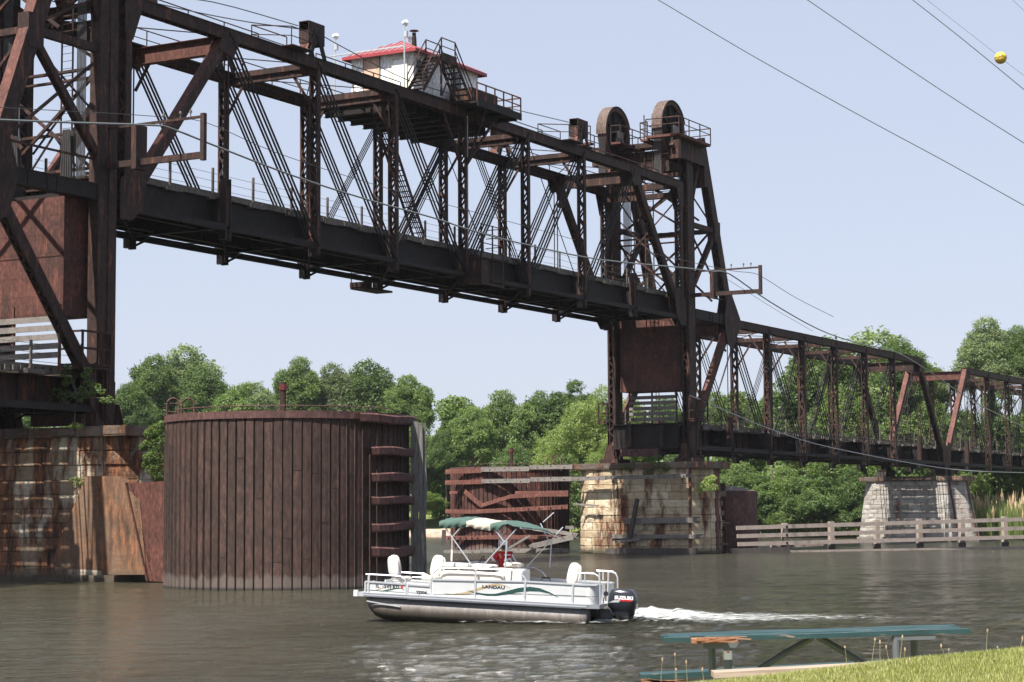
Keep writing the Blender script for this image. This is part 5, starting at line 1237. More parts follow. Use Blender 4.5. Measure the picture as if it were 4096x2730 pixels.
# fence panels: near side
def panel(x0,z0,x1,z1,zb,y,mb):
    n=6; q=[]
    for i in range(n+1):
        t_=i/n; mb_=(x0+(x1-x0)*t_,z0+(z1-z0)*t_); q.append(mb_)
    mb.prism([(x0,y,zb),(x1,y,zb),(x1,y,z1),(x0,y,z0)],(0,.025,0))
    h=max(z0,z1)-zb; k=int(h/.028)
    for j in range(2,k): zz=zb+j*.028; mb.bx(x0+.02,x1-.02,y-.004,y,zz,zz+.008) if zz<min(z0,z1)-.05 else None
yF=.06
def fence_side(y,side):
    P={}
    a0=kA(685,905); a1=kA(1212,940); g0=kA(1245,945); g1=kA(1520,965); m0=kA(1560,880); m1=kB(1140,905); m2=kC(970,625)
    if side:   # far side is the same height
        pass
    m=MB(); zb=DT+.012
    for (p,q) in ((a0,a1),(g0,g1),(m0,m1),(m1,m2)): panel(p.x,p.z,q.x,q.z,zb,y,m)
    m.build('fence_panel',MWH,boat)
    m=MB()
    for (p,q) in ((a0,a1),(g0,g1),(m0,m1),(m1,m2)):
        m.beam((p.x,y,p.z),(q.x,y,q.z),.06,.045)
    for p,zt in ((kB(525,0),kB(525,750).z),(m1,m1.z),(kB(1800,0),m2.z),(a0,a0.z),(kA(765,0),kA(765,830).z)): m.beam((p.x,y-.01,zb),(p.x,y-.01,zt),.035,.05)
    m.build('fence_rail',MAL,boat)
fence_side(yF,0); fence_side(Wb-yF,1)
def tb(pts,y,f=None,r=.021): m.tube([(p.x,y,p.z) for p in pts],r,7)
for y in (yF,Wb-yF):
    m=MB(); tb([kA(690,812),kA(900,820),kA(1130,835),kA(1185,862),kA(1212,910),kA(1216,1095)],y); tb([kA(1235,1090),kA(1240,930),kA(1258,880),kA(1300,850),kA(1530,862)],y)
    m.build('hand_rail',MAL,boat); m=MB(); tb([kA(1535,1110),kA(1545,900),kA(1555,840),kA(1590,775),kA(1640,740),kA(1700,728),kB(400,735),kB(980,757),kB(1080,805),kB(1130,855),kB(1150,905)],y)
    m.build('hand_rail',MAL,boat); m=MB(); tb([kC(855,468),kC(1060,478),kC(1110,505),kC(1135,560),kC(1140,885)],y); tb([kC(890,475),kC(890,600)],y); tb([kC(940,475),kC(940,595)],y)
    m.build('hand_rail',MAL,boat)
m=MB()   # front and rear cross fences
zt=kA(685,905).z; xx=kA(685,905).x+.02; m.bx(xx,xx+.025,yF,.75,DT,zt); m.bx(xx,xx+.025,Wb-.75,Wb-yF,DT,zt)
zt=kC(970,625).z; x2=kC(970,625).x; arc=[]
for a_ in range(0,91,15): arc.append((x2+.24*math.sin(R_(a_)),yF+.24-.24*math.cos(R_(a_))))
for (p,q) in zip(arc,arc[1:]): m.prism([(p[0],p[1],DT+.01),(q[0],q[1],DT+.01),(q[0],q[1],zt),(p[0],p[1],zt)],(-.02,.02,0))
m.bx(x2+.22,x2+.245,yF+.24,.72,DT,zt); m.bx(x2+.22,x2+.245,Wb-.78,Wb-yF,DT,zt); m.build('end_panel',MWH,boat)
m=MB(); m.bx(x2-.55,x2+.27,yF-.02,yF+.30,zt-.015,zt+.02); m.bx(x2-.6,x2+.27,Wb-yF-.28,Wb-yF+.02,zt-.015,zt+.02); m.tube([(x2+.235,.72,DT),(x2+.235,.72,zt+.02)],.025,6); m.tube([(x2+.235,Wb-.78,DT),(x2+.235,Wb-.78,zt+.32)],.025,6); m.build('corner_rail',MAL,boat)
# decals on the near side
def swoosh(top,bot,mat,y,name='decal_stripe'):
    m=MB(); n=len(top); vs=[(p.x,y,p.z) for p in top]+[(p.x,y,p.z) for p in bot]; m.add(vs,[(i,i+1,n+i+1,n+i) for i in range(n-1)]); m.build(name,mat,boat)
swoosh([kB(x,y) for x,y in ((75,1055),(200,1068),(330,1050),(450,1015),(600,965),(700,938),(780,933),(870,950),(950,998))],[kB(x,y) for x,y in ((75,1057),(200,1085),(330,1080),(450,1052),(600,998),(700,968),(780,956),(870,963),(950,1000))],MTAN,yF-.006)
swoosh([kB(x,y) for x,y in ((385,1020),(500,1048),(640,1068),(760,1065),(900,1030),(1050,990),(1200,975),(1320,990),(1450,1040),(1575,1113))],[kB(x,y) for x,y in ((385,1023),(500,1070),(640,1092),(760,1094),(900,1075),(1050,1045),(1200,1032),(1320,1035),(1450,1062),(1575,1115))],MDKG,yF-.008)
swoosh([kA(x,y) for x,y in ((780,1022),(860,1000),(950,972))],[kA(x,y) for x,y in ((780,1026),(860,1012),(950,980))],MTAN,yF-.006)
swoosh([kA(x,y) for x,y in ((790,1018),(900,1026),(1000,1005),(1080,988),(1150,990),(1205,1018))],[kA(x,y) for x,y in ((790,1022),(900,1035),(1000,1020),(1080,1000),(1150,998),(1205,1020))],MDKG,yF-.008)
m=MB()
for (p,q) in ((kA(690,1012),kA(1205,1050)),(kA(1250,1048),kA(1520,1068)),(kA(1565,1075),kB(1130,1065)),(kB(1160,1068),kC(1100,778))): m.beam((p.x,yF-.011,p.z),(q.x,yF-.011,q.z),.004,.010)
m.build('pin_stripe',MDKG,boat)
def text(s,center,size,mat,parent,rot=(math.pi/2,0,0),name='lettering',sx=1.0,bold=0.0,shear=0.0,space=1.0):
    cu=bpy.data.curves.new(name,'FONT'); cu.body=s; cu.align_x='CENTER'; cu.align_y='CENTER'; cu.size=size; cu.extrude=.0015; cu.offset=bold; cu.shear=shear; cu.space_character=space; cu.resolution_u=3
    o=bpy.data.objects.new(name,cu); COL.objects.link(o); dg=bpy.context.evaluated_depsgraph_get(); me=bpy.data.meshes.new_from_object(o.evaluated_get(dg)); bpy.data.objects.remove(o)
    o=bpy.data.objects.new(name,me); COL.objects.link(o); me.materials.clear(); me.materials.append(mat); o.parent=parent; o.location=center; o.rotation_euler=rot; o.scale=(sx,1,1); return o
p=kB(725,980); text('LANDAU',(p.x,yF-.010,p.z),.115,MBLK,boat,(math.pi/2,R_(-.2),0),sx=1.38,bold=.003)
p=kA(1415,1050); text('YJ204',(p.x,yF-.010,p.z),.105,MBLK,boat,sx=1.25,bold=.003)
p=kA(842,965); text('IL',(p.x,yF-.010,p.z),.125,MBLK,boat,bold=.003,space=1.2); p=kA(975,972); text('549',(p.x,yF-.010,p.z),.125,MBLK,boat,bold=.002,space=1.15); p=kA(1082,978); text('KD',(p.x,yF-.010,p.z),.125,MBLK,boat,bold=.003,space=1.15)
p=kA(918,968); text('4',(p.x,yF-.010,p.z),.12,MGALV,boat)
p=kA(1160,977); m=MB(); m.lathe([(0,0),(.035,0),(.035,.004),(0,.004)],(p.x,yF-.014,p.z),'y',12); m.build('sticker',MREDP,boat)
# seats
def superbox(mb,c,d,e=.5,n=14,m_=10,tilt=0,taper=0):
    def f(w,p): return math.copysign(abs(w)**p,w)
    vs=[]; ct,st_=math.cos(tilt),math.sin(tilt)
    for i in range(m_+1):
        ph=-math.pi/2+math.pi*i/m_
        for j in range(n):
            th=2*math.pi*j/n; x=d[0]/2*f(math.cos(ph),e)*f(math.cos(th),e); y=d[1]/2*f(math.cos(ph),e)*f(math.sin(th),e); z=d[2]/2*f(math.sin(ph),e)
            k=1-taper*(z/d[2]+.5); x*=k if taper else 1; y*=k if taper else 1
            vs.append((c[0]+x*ct+z*st_,c[1]+y,c[2]-x*st_+z*ct))
    return mb.add(vs,[(i*n+j,i*n+(j+1)%n,(i+1)*n+(j+1)%n,(i+1)*n+j) for i in range(m_) for j in range(n)])
def seat(name,p,rz,label,grp='swivel fishing seats'):
    r=empty(name,(0,0,0)); r.matrix_world=BM@Matrix.Translation(p)@Matrix.Rotation(rz,4,'Z'); tag(r,label,'seat',grp)
    m=MB(); superbox(m,(.02,0,.42),(.48,.50,.15),.55); m.build('cushion',MVIN,r,True)
    m=MB(); superbox(m,(.25,0,.76),(.17,.50,.62),.62,tilt=.18,taper=.12); m.build('backrest',MVIN,r,True)
    m=MB(); superbox(m,(.31,0,.74),(.10,.54,.58),.6,tilt=.18,taper=.1); superbox(m,(.03,0,.36),(.44,.46,.10),.6); m.build('shell',MVW,r,True)
    m=MB(); m.lathe([(.10,0),(.05,.04),(.045,.33),(.12,.36),(0,.36)],(0,0,0),'z',12); m.build('pedestal',MVW,r,True)
    return r
p=kA(1160,900,.55); seat('swivel_seat',(p.x,.62,DT),R_(232),'swivel seat at the very bow seen from behind its left side')
p=kA(1480,900,1.4); seat('swivel_seat',(p.x+.02,1.75,DT),R_(60),'swivel seat behind the bow gate facing the river bank')
p=kC(740,590,1.0); seat('swivel_seat',(p.x-.1,1.0,DT),R_(48),'swivel seat at the stern beside the small hand rail')
# benches and console
m=MB(); a_=kB(50,745,.4); b_=kB(905,745,.4); superbox(m,((a_.x+b_.x)/2,.46,(a_.z+DT)/2),((b_.x-a_.x),.60,a_.z-DT),.25); m.build('bench_base',MVIN,boat)
m=MB()
for q0,q1 in ((55,450),(455,780)): a2=kB(q0,700,.4); b2=kB(q1,700,.4); superbox(m,((a2.x+b2.x)/2,.42,kB(300,705,.4).z+.02),(b2.x-a2.x,.42,.15),.4)
m.build('bench_cushion',MVW,boat,True)
m=MB(); a2=kB(785,720,.7); b2=kB(1165,720,.7); superbox(m,((a2.x+b2.x)/2,.78,(kB(1000,730,.7).z+DT)/2),(b2.x-a2.x,.9,kB(1000,730,.7).z-DT),.2); m.build('console',MVW,boat)
m=MB(); superbox(m,((a2.x+b2.x)/2+.03,.75,kB(1040,690,.7).z+.0),(.52,.6,.16),.6); m.build('sun_pad',MVIN,boat,True)
# canopy
def zc_(u,v):   # height profile over the canopy, u from the bow end to the stern end, v from near to far
    h=.09*math.sin(math.pi*min(1,max(0,v)))+.03*math.sin(math.pi*u)
    h+= -.03*math.cos(u*math.pi*4)
    if u>.62: q_=(u-.62)/.38; h+= q_*(.13*(1-v)-.20*v)-.10*q_*q_
    return h
cl=kB(30,130,.1); cr_=kB(1110,160,.1); fl=kB(285,60,2.3); fr_=kB(1680,150,2.3)
zA=kB(40,105,.1).z; zB=kB(1010,200,.1).z+.0
def can(u,v):
    xl=cl.x+(fl.x-cl.x)*v*.3; xr=cr_.x+(fr_.x-cr_.x)*v; x=xl+(xr-xl)*u; z=zA+(zB-zA)*u*.9+zc_(u,v)+.012*math.sin(u*37+v*9)*math.sin(v*23+u*5); return Vector((x,.08+2.28*v,z))
def cansheet(u0,u1,mat,name,v0=0,v1=1,dz=0,par=None):
    nu=int(30*(u1-u0))+3; nv=16; vs=[]; fs=[]
    for i in range(nu+1):
        u=u0+(u1-u0)*i/nu
        for j in range(nv+1): p=can(u,v0+(v1-v0)*j/nv); vs.append((p.x,p.y,p.z+dz))
    fs=[(i*(nv+1)+j,(i+1)*(nv+1)+j,(i+1)*(nv+1)+j+1,i*(nv+1)+j+1) for i in range(nu) for j in range(nv)]
    m=MB(); m.add(vs,fs)
    # near hanging edge, gathered and folded
    if dz==0:
        vs=[]; k=4
        for i in range(nu*2+1):
            u=u0+(u1-u0)*i/(nu*2); p=can(u,0); dr=(.17+.03*math.sin(u*11))*(1 if u<.74 else max(.12,1-(u-.74)/.10))
            for j in range(k+1): q=j/k; vs.append((p.x+.012*math.sin(u*60+q*3)*q,p.y-.03-.035*math.sin(q*3.1)+.018*math.sin(u*70+q*5)*q,p.z-dr*q))
        m.add(vs,[(i*(k+1)+j,(i+1)*(k+1)+j,(i+1)*(k+1)+j+1,i*(k+1)+j+1) for i in range(nu*2) for j in range(k)])
        if u0==0:
            vs=[]
            for j in range(nv+1): p=can(0,j/nv); vs+=[(p.x,p.y,p.z),(p.x+.03,p.y,p.z-.14)]
            m.add(vs,[(2*j,2*j+2,2*j+3,2*j+1) for j in range(nv)])
    o=m.build(name,mat,par or boat,True); 
    return o
cn=cansheet(0,.33,MGRN,'canopy'); cansheet(.33,.62,MCRM,'canopy_band',par=cn); cansheet(.62,1,MGRN,'canopy_end',par=cn); cansheet(.0,1,MGRY,'canopy_lining',dz=-.02,par=cn)
m=MB()
def pole(a_,b_,r=.018): m.tube([a_,b_],r,6)
ny=.10; fy=Wb-.10
pole(kB(60,140,ny),kB(460,712,ny)); pole(kB(330,165,ny),kB(195,325,ny)); pole(kB(1030,222,ny),kB(570,725,ny)); pole(kB(725,195,ny),kB(870,385,ny)); pole(kB(905,375,ny),kB(885,740,ny),.022)
pole(kB(1640,195,fy),kB(1165,715,fy)); pole(kB(1345,145,fy),kB(1455,375,fy)); pole(kB(1490,375,fy),kB(1465,720,fy),.016); pole(kB(780,205,fy),kB(1030,655,fy)); pole(kB(900,215,fy),kB(810,340,fy)); pole(kB(805,320,fy),kB(797,560,fy),.014)
for u in (.02,.30,.62,.98):
    P_=[can(u,v/10) for v in range(11)]; m.tube([p-Vector((0,0,.035)) for p in P_],.014,6)
p0,p1=kB(1380,130,2.0),kB(1520,5,2.0); pole(p0,p1,.016)
m.build('canopy_frame',MAL,boat)
m=MB(); a_=kB(190,325,ny); b_=kB(185,705,ny); c_=(a_+b_)/2; m.tube([a_,c_+Vector((0,0,.12)),c_,b_],.012,5); m.beam(c_+Vector((0,0,.05)),c_-Vector((0,0,.25)),.05,.02,(1,0,0)); m.build('canopy_strap',MVW,boat)
# steering console with wheel, inside
m=MB(); a_=kB(470,650,1.5); superbox(m,(a_.x+.12,1.55,(kB(500,660,1.5).z+DT)/2),(.42,.7,kB(500,660,1.5).z-DT+.1),.35); m.build('helm',MVW,boat)
m=MB(); c_=kB(560,650,1.35); tor=[(c_.x+.06*math.cos(a_),1.45+.17*math.sin(a_),c_.z+.165*math.cos(a_)) for a_ in [k*math.pi/9 for k in range(19)]]; m.tube(tor,.014,6); m.build('steering_wheel',MBLK,boat)
m=MB(); q=kB(1415,890,1.8); m.tube([(q.x-.12,1.8,q.z),(q.x-.11,1.8,q.z+.07),(q.x+.11,1.8,q.z+.07),(q.x+.12,1.8,q.z)],.022,5); m.build('grab_handle',MBLK,boat)
# outboard motor: a thing of its own clamped to the stern
om=empty('outboard_motor',(0,0,0)); pc=kC(1440,940,1.2); om.matrix_world=BM@Matrix.Translation((pc.x,1.2,pc.z)); tag(om,'big black outboard motor clamped behind the white pontoon boat','outboard motor')
zt_=kC(1440,672,1.2).z-pc.z; xl=kC(1255,800,1.2).x-pc.x; xr=kC(1630,800,1.2).x-pc.x
m=MB(); n=20; secs=[(0-.02,xl+.10,xr-.05,.20),(.06,xl+.0,xr-.0,.25),(zt_*.35,xl+.00,xr+.02,.27),(zt_*.6,xl+.02,xr+.0,.27),(zt_*.8,xl+.05,xr-.05,.255),(zt_*.93,xl+.09,xr-.11,.225),(zt_*.985,xl+.14,xr-.17,.17),(zt_,xl+.22,xr-.26,.07)]
def rsec(z,x0,x1,hw):
    out=[]
    for j in range(n):
        a_=2*math.pi*j/n; cx,sx=math.cos(a_),math.sin(a_); out.append(((x0+x1)/2+(x1-x0)/2*math.copysign(abs(cx)**.55,cx),hw*math.copysign(abs(sx)**.6,sx),z))
    return out
R=[rsec(*s_) for s_ in secs]; m.add([v for g in R for v in g],[(i*n+j,i*n+(j+1)%n,(i+1)*n+(j+1)%n,(i+1)*n+j) for i in range(len(secs)-1) for j in range(n)]+[tuple((len(secs)-1)*n+j for j in range(n))]); cw_=m.build('cowling',MCOWL,om,True)
m=MB(); zb_=kC(1500,1065,1.2).z-pc.z
secs=[(0.0,xl+.10,xr-.04,.19),(-.12,xl+.12,xr-.06,.17),(-.25,xl+.16,xr-.12,.12),(zb_,xl+.26,xr-.22,.08),(zb_-.5,xl+.3,xr-.26,.05)]
R=[rsec(*s_) for s_ in secs]; m.add([v for g in R for v in g],[(i*n+j,i*n+(j+1)%n,(i+1)*n+(j+1)%n,(i+1)*n+j) for i in range(len(secs)-1) for j in range(n)]); m.build('midsection',MCOWL,om,True)
m=MB(); m.bx(xl-.18,xl+.14,-.16,-.1,-.42,-.02); m.bx(xl-.18,xl+.14,.1,.16,-.42,-.02); m.bx(xl-.22,xl-.1,-.17,.17,-.3,.02); m.tube([(xl-.12,-.1,-.1),(xl-.12,-.12,.25),(xl-.05,-.1,.38)],.018,6); m.lathe([(0,-.02),(.07,-.02),(.07,.02),(0,.02)],(xl-.05,-.12,.40),'y',12); m.tube([(xl+.0,-.18,-.02),(xl+.2,-.2,-.15),(xl+.1,-.2,-.38)],.02,6); m.build('clamp_bracket',MCOWL,om)
q=kC(1455,795,.93); lx=q.x-pc.x; text('SUZUKI',(lx,-.272,q.z-pc.z),.125,MWHP,om,bold=.006,sx=1.2)
q=kC(1480,828,.93); text('FOUR STROKE',(q.x-pc.x+.0,-.276,q.z-pc.z),.062,MREDP,om,bold=.004,sx=.8,shear=.4)
q0,q1,q2,q3=[kC(x,y,.93)-pc for x,y in ((1262,852),(1330,820),(1410,818),(1390,852))]
m=MB(); m.prism([(v.x,-.278,v.z) for v in (q0,q1,q2,q3)],(0,.004,0)); m.build('decal_stripe',MGALV,om)
# driver
def skin_body(name,verts,edges,rad,mat,parent,root=0,sub=2):
    me=bpy.data.meshes.new(name); me.from_pydata(verts,edges,[]); o=bpy.data.objects.new(name,me); COL.objects.link(o)
    md=o.modifiers.new('skin','SKIN'); 
    for i,r in enumerate(rad): me.skin_vertices[0].data[i].radius=(r,r) if not isinstance(r,tuple) else r
    me.skin_vertices[0].data[root].use_root=True
    s_=o.modifiers.new('sub','SUBSURF'); s_.levels=sub; s_.render_levels=sub
    dg=bpy.context.evaluated_depsgraph_get(); m2=bpy.data.meshes.new_from_object(o.evaluated_get(dg)); bpy.data.objects.remove(o)
    m2.materials.clear(); m2.materials.append(mat); 
    for p_ in m2.polygons: p_.use_smooth=True
    o=bpy.data.objects.new(name,m2); COL.objects.link(o); o.parent=parent; return o
MSKIN=plain('skin',(.46,.25,.17),.55,0,.06); MJER=plain('red_jersey',(.42,.012,.018),.75,0,.08); MCAPW=plain('white_cap',(.74,.75,.78),.6,0,.02); MSHORT=plain('dark_shorts',(.04,.045,.06),.8)
drv=empty('person',(0,0,0)); nk=kB(868,525,1.15); drv.matrix_world=BM@Matrix.Translation((nk.x,1.15,nk.z+.03))@Matrix.Scale(1.08,4)@Matrix.Rotation(R_(-40),4,'Z'); tag(drv,'person in a red jersey numbered 82 and a white cap, seated at the boat wheel','person')
# local frame: faces -x, origin at the base of the neck
V=[(.02,0,-.56),(.03,0,-.40),(.02,0,-.24),(.0,0,-.10),(-.01,0,.0),(-.025,0,.06),(-.04,0,.13),(-.045,0,.20),
   (.0,-.17,-.07),(-.14,-.24,-.25),(-.36,-.14,-.30),(-.44,-.11,-.285),
   (.0,.17,-.07),(-.16,.22,-.22),(-.38,.12,-.24),(-.46,.09,-.235),
   (-.02,-.10,-.60),(-.42,-.12,-.58),(-.46,-.12,-.98),(-.60,-.12,-1.02),(-.02,.10,-.60),(-.42,.12,-.58),(-.46,.12,-.98),(-.60,.12,-1.02)]
Eg=[(0,1),(1,2),(2,3),(3,4),(4,5),(5,6),(6,7),(3,8),(8,9),(9,10),(10,11),(3,12),(12,13),(13,14),(14,15),(0,16),(16,17),(17,18),(18,19),(0,20),(20,21),(21,22),(22,23)]
Rd=[.14,.125,.125,.12,.055,.058,.088,.075,.06,.045,.032,.03,.06,.045,.032,.03,.085,.065,.045,.035,.085,.065,.045,.035]
skin_body('body',V,Eg,Rd,MSKIN,drv)
for s_ in (-1,1):   # hands: palm, four fingers curled over the wheel rim and a thumb
    bx_=V[11] if s_<0 else V[15]; v=[(bx_[0]+.02,bx_[1],bx_[2]),(bx_[0]-.05,bx_[1],bx_[2]+.005)]; e=[(0,1)]; r=[.026,.034]
    for k,(dy,l) in enumerate(((-.030,.9),(-.010,1.05),(.012,1.0),(.032,.8))):
        b=len(v); v+=[(bx_[0]-.085,bx_[1]+dy,bx_[2]+.018),(bx_[0]-.085-.035*l,bx_[1]+dy,bx_[2]+.012),(bx_[0]-.085-.042*l,bx_[1]+dy,bx_[2]-.02*l)]; e+=[(1,b),(b,b+1),(b+1,b+2)]; r+=[.011,.009,.008]
    b=len(v); v+=[(bx_[0]-.045,bx_[1]+s_*-.045,bx_[2]-.01),(bx_[0]-.085,bx_[1]+s_*-.05,bx_[2]-.03)]; e+=[(1,b),(b,b+1)]; r+=[.012,.010]
    skin_body('hand',v,e,r,MSKIN,drv,0,1)
JV=[(.03,0,-.56),(.035,0,-.40),(.025,0,-.24),(.005,0,-.10),(-.005,0,-.02),(.0,-.17,-.07),(-.13,-.235,-.235),(.0,.17,-.07),(-.15,.215,-.205)]
jr=skin_body('jersey',JV,[(0,1),(1,2),(2,3),(3,4),(3,5),(5,6),(3,7),(7,8)],[(.165,.165),(.155,.155),(.155,.155),(.145,.145),.07,.088,.075,.088,.075],MJER,drv)
skin_body('shorts',[(.02,0,-.58),(-.02,-.10,-.60),(-.34,-.12,-.58),(-.02,.10,-.60),(-.34,.12,-.58)],[(0,1),(1,2),(0,3),(3,4)],[.15,.10,.085,.10,.085],MSHORT,drv)
m=MB(); m.lathe([(.080,-.012),(.084,-.012),(.084,.012),(.08,.012)],(0,0,0),'x',14); m.lathe([(.080,.02),(.084,.02),(.084,.045),(.08,.045)],(0,0,0),'x',14); o=m.build('sleeve_stripe',MWHP,drv); o.location=(-.118,-.228,-.215); o.rotation_euler=(0,R_(-40),R_(28))
text('82',(.192,.0,-.28),.29,MWHP,drv,(math.pi/2,0,math.pi/2),'jersey_number',sx=.85,bold=.010)
m=MB(); m.bx(.158,.162,-.11,.11,-.095,-.07); m.build('name_strip',MWHP,drv)
m=MB(); superbox(m,(-.035,0,.225),(.24,.20,.18),.85); m.build('cap',MCAPW,drv,True)
m=MB(); superbox(m,(-.155,0,.185),(.16,.15,.02),.8); m.build('cap_visor',MCAPW,drv,True)
m=MB(); superbox(m,(-.06,-.092,.215),(.05,.012,.05),.8); m.build('cap_emblem',MSHORT,drv)
m=MB(); superbox(m,(-.04,0,.13),(.185,.155,.21),.9); superbox(m,(-.138,0,.125),(.04,.03,.05),.9); superbox(m,(-.05,-.08,.125),(.035,.02,.06),.9); superbox(m,(-.05,.08,.125),(.035,.02,.06),.9); superbox(m,(-.128,0,.075),(.02,.055,.015),.9); m.build('head',MSKIN,drv,True)
m=MB(); superbox(m,(-.128,-.03,.148),(.012,.022,.012),.9); superbox(m,(-.128,.03,.148),(.012,.022,.012),.9); m.build('eyes',MBLK,drv)
m=MB(); superbox(m,(.015,0,.11),(.11,.16,.13),.9); m.build('hair',MSHORT,drv,True)
# ------------------------------------------------------------------ wake and bow foam
def mat_foam():
    m,t,b=M('wake_foam'); b.inputs['Base Color'].default_value=(.44,.45,.43,1); b.inputs['Roughness'].default_value=.6
    at=nn(t,'ShaderNodeAttribute'); at.attribute_name='foam'
    n1=noise_(t,coords(t,(.8,1.5,1)),2.6,10,.78,.5); ad=nn(t,'ShaderNodeMath',operation='ADD'); t.links.new(n1,ad.inputs[0]); t.links.new(at.outputs['Fac'],ad.inputs[1])
    al=ramp(t,ad.outputs[0],[(.86,0.),(1.08,1.)]); tr=nn(t,'ShaderNodeBsdfTransparent'); mx=nn(t,'ShaderNodeMixShader'); t.links.new(al,mx.inputs[0]); t.links.new(tr.outputs[0],mx.inputs[1]); t.links.new(b.outputs[0],mx.inputs[2]); t.links.new(mx.outputs[0],t.nodes['Material Output'].inputs[0])
    bump(t,b,n1,.8,.1); return m
MFOAM=mat_foam()
def interp(pts,x):
    for (a0,b0),(a1,b1) in zip(pts,pts[1:]):
        if a0<=x<=a1: return b0+(b1-b0)*(x-a0)/(a1-a0)
    return pts[-1][1]
def wake(lo,up,den,x0,x1,nx,ny,hmax,name,label):
    vs=[];fo=[]
    for i in range(nx+1):
        x=x0+(x1-x0)*i/nx; a_=onZ(x,interp(lo,x)); b_=onZ(x,interp(up,x))
        for j in range(ny+1):
            q=j/ny; p=a_.lerp(b_,q); e=math.sin(math.pi*q); d=interp(den,x)
            h=hmax(x)*e*(.55+.9*noise.noise(Vector((p.x*1.8,p.y*1.3,1)))+.5*noise.noise(Vector((p.x*5,p.y*3,4)))); vs.append((p.x,p.y,.02+max(0,h))); fo.append(d*e**.4-.12*(1-e))
    me=bpy.data.meshes.new(name); me.from_pydata(vs,[],[(i*(ny+1)+j,(i+1)*(ny+1)+j,(i+1)*(ny+1)+j+1,i*(ny+1)+j+1) for i in range(nx) for j in range(ny)])
    at=me.attributes.new('foam','FLOAT','POINT'); at.data.foreach_set('value',fo); me.materials.append(MFOAM)
    for p_ in me.polygons: p_.use_smooth=True
    o=bpy.data.objects.new(name,me); COL.objects.link(o); tag(o,label,'foam',kind='stuff'); return o
wake([(2355,2500),(2600,2506),(2900,2512),(3300,2506),(3700,2496),(4120,2490)],[(2355,2488),(2440,2462),(2560,2430),(2700,2432),(2900,2442),(3300,2446),(3700,2452),(4120,2460)],[(2355,.50),(2600,.55),(2750,.50),(2950,.45),(3300,.38),(3700,.31),(4120,.28)],2355,4120,440,34,lambda x:.13*math.exp(-((x-2600)/170)**2)+.035,'wake','white foaming wake trailing to the right behind the boat')
wake([(1400,2482),(1560,2482),(1750,2494),(2000,2502),(2342,2506)],[(1400,2468),(1560,2468),(1750,2476),(2000,2486),(2342,2492)],[(1400,.2),(1530,.25),(1560,.55),(1650,.50),(1800,.40),(2000,.40),(2342,.42)],1500,2342,240,8,lambda x:.07,'bow_foam','thin line of foam along the near pontoon of the boat')
# ------------------------------------------------------------------ near bank, picnic table, grass
def nz(x,y):      # height of the near bank
    cz=1.795+.1045*(x-1.11)
    if y<13: z=1.35+(cz-1.35)*max(0,min(1,(y+2)/15))**1.6
    else:
        f=min(1,(y-13)/3.2); f=f*f*(3-2*f); z=cz+(1.12-cz)*f
        if y>17.8: z=1.12-(y-17.8)*.42
    return z+.02*noise.noise(Vector((x*.8,y*.8,0)))
m=MB(); nx_,ny_=90,70; vs=[]
for i in range(nx_+1):
    for j in range(ny_+1): x=-14+i*.35; y=-4+j*.4; vs.append((x,y,nz(x,y)))
m.add(vs,[(i*(ny_+1)+j,(i+1)*(ny_+1)+j,(i+1)*(ny_+1)+j+1,i*(ny_+1)+j+1) for i in range(nx_) for j in range(ny_)])
MGN=mat_grass('near_grass_soil',(.10,.13,.03),(.15,.17,.05),(.20,.20,.08)); o=m.build('near_bank',MGN,None,True); tag(o,kind='structure')
MBLADE=mat_leaf('grass_blades',(.14,.155,.045),(.26,.245,.11),.4)
def gpt(rnd):
    while True:
        x=rnd.uniform(.5,4.2); y=rnd.uniform(10.2,13.6)
        if x/y<.262 and x/y>.05: break
    return (x,y,nz(x,y)-.005)
tufts('lawn_grass',gpt,.046,120000,MBLADE,9,'sunlit short grass on the bank crest in the lower right corner',wd=.0028,lean=.8)
MSTALK=plain('seed_stalk',(.30,.27,.14),.8); MHEAD=plain('seed_head',(.38,.27,.17),.9,0,.3)
rnd=random.Random(77); m=MB(); hd=MB()
stk=[(2650,2640),(2665,2650),(2700,2620),(2722,2605),(2745,2650),(2780,2660),(2810,2680),(2905,2680),(2705,2680),(2730,2690),(3380,2590),(3455,2585),(3500,2560),(3505,2515),(3520,2570),(3535,2600),(3545,2590),(3560,2610),(3620,2600),(3630,2530),(3610,2550),(3790,2530),(3795,2600),(3835,2510),(3820,2620),(3930,2540),(3950,2525),(3968,2530),(3990,2590),(4050,2530),(4090,2555),(3880,2590),(3765,2585),(3580,2570),(3640,2640)]
for (x,y) in stk[::2]:
    Y=13.0+rnd.uniform(-.25,.35); t_=onY(x,y,Y); b_=Vector((t_.x+rnd.uniform(-.03,.03),Y,nz(t_.x,Y)-.02)); 
    if t_.z-b_.z<.02: continue
    mid_=(t_+b_)/2+Vector((rnd.uniform(-.01,.01),0,0)); m.tube([b_,mid_,t_],.0022,4,r2=.0012); L=rnd.uniform(.008,.02); hd.lathe([(0,-L),(.0045,-L*.5),(.006,0),(.004,L*.6),(0,L)],tuple(t_),'z',6)
o=m.build('seed_stalks',MSTALK); tag(o,'thin dry seed stalks standing up out of the grass crest','weeds',kind='stuff'); o=hd.build('seed_heads',MHEAD); tag(o,'small tan seed heads on the stalks over the grass crest','weeds',kind='stuff')
def mteal():
    m,t,b=M('peeling_teal_paint'); n1=noise_(t,coords(t,(1,6,6)),3.5,8,.7,.4)
    col=ramp(t,n1,[(.30,(.03,.022,.018)),(.36,(.009,.034,.036)),(.60,(.014,.050,.052)),(.66,(.30,.20,.14))]); t.links.new(col,b.inputs['Base Color']); b.inputs['Roughness'].default_value=.6; bump(t,b,n1,.5,.006); return m
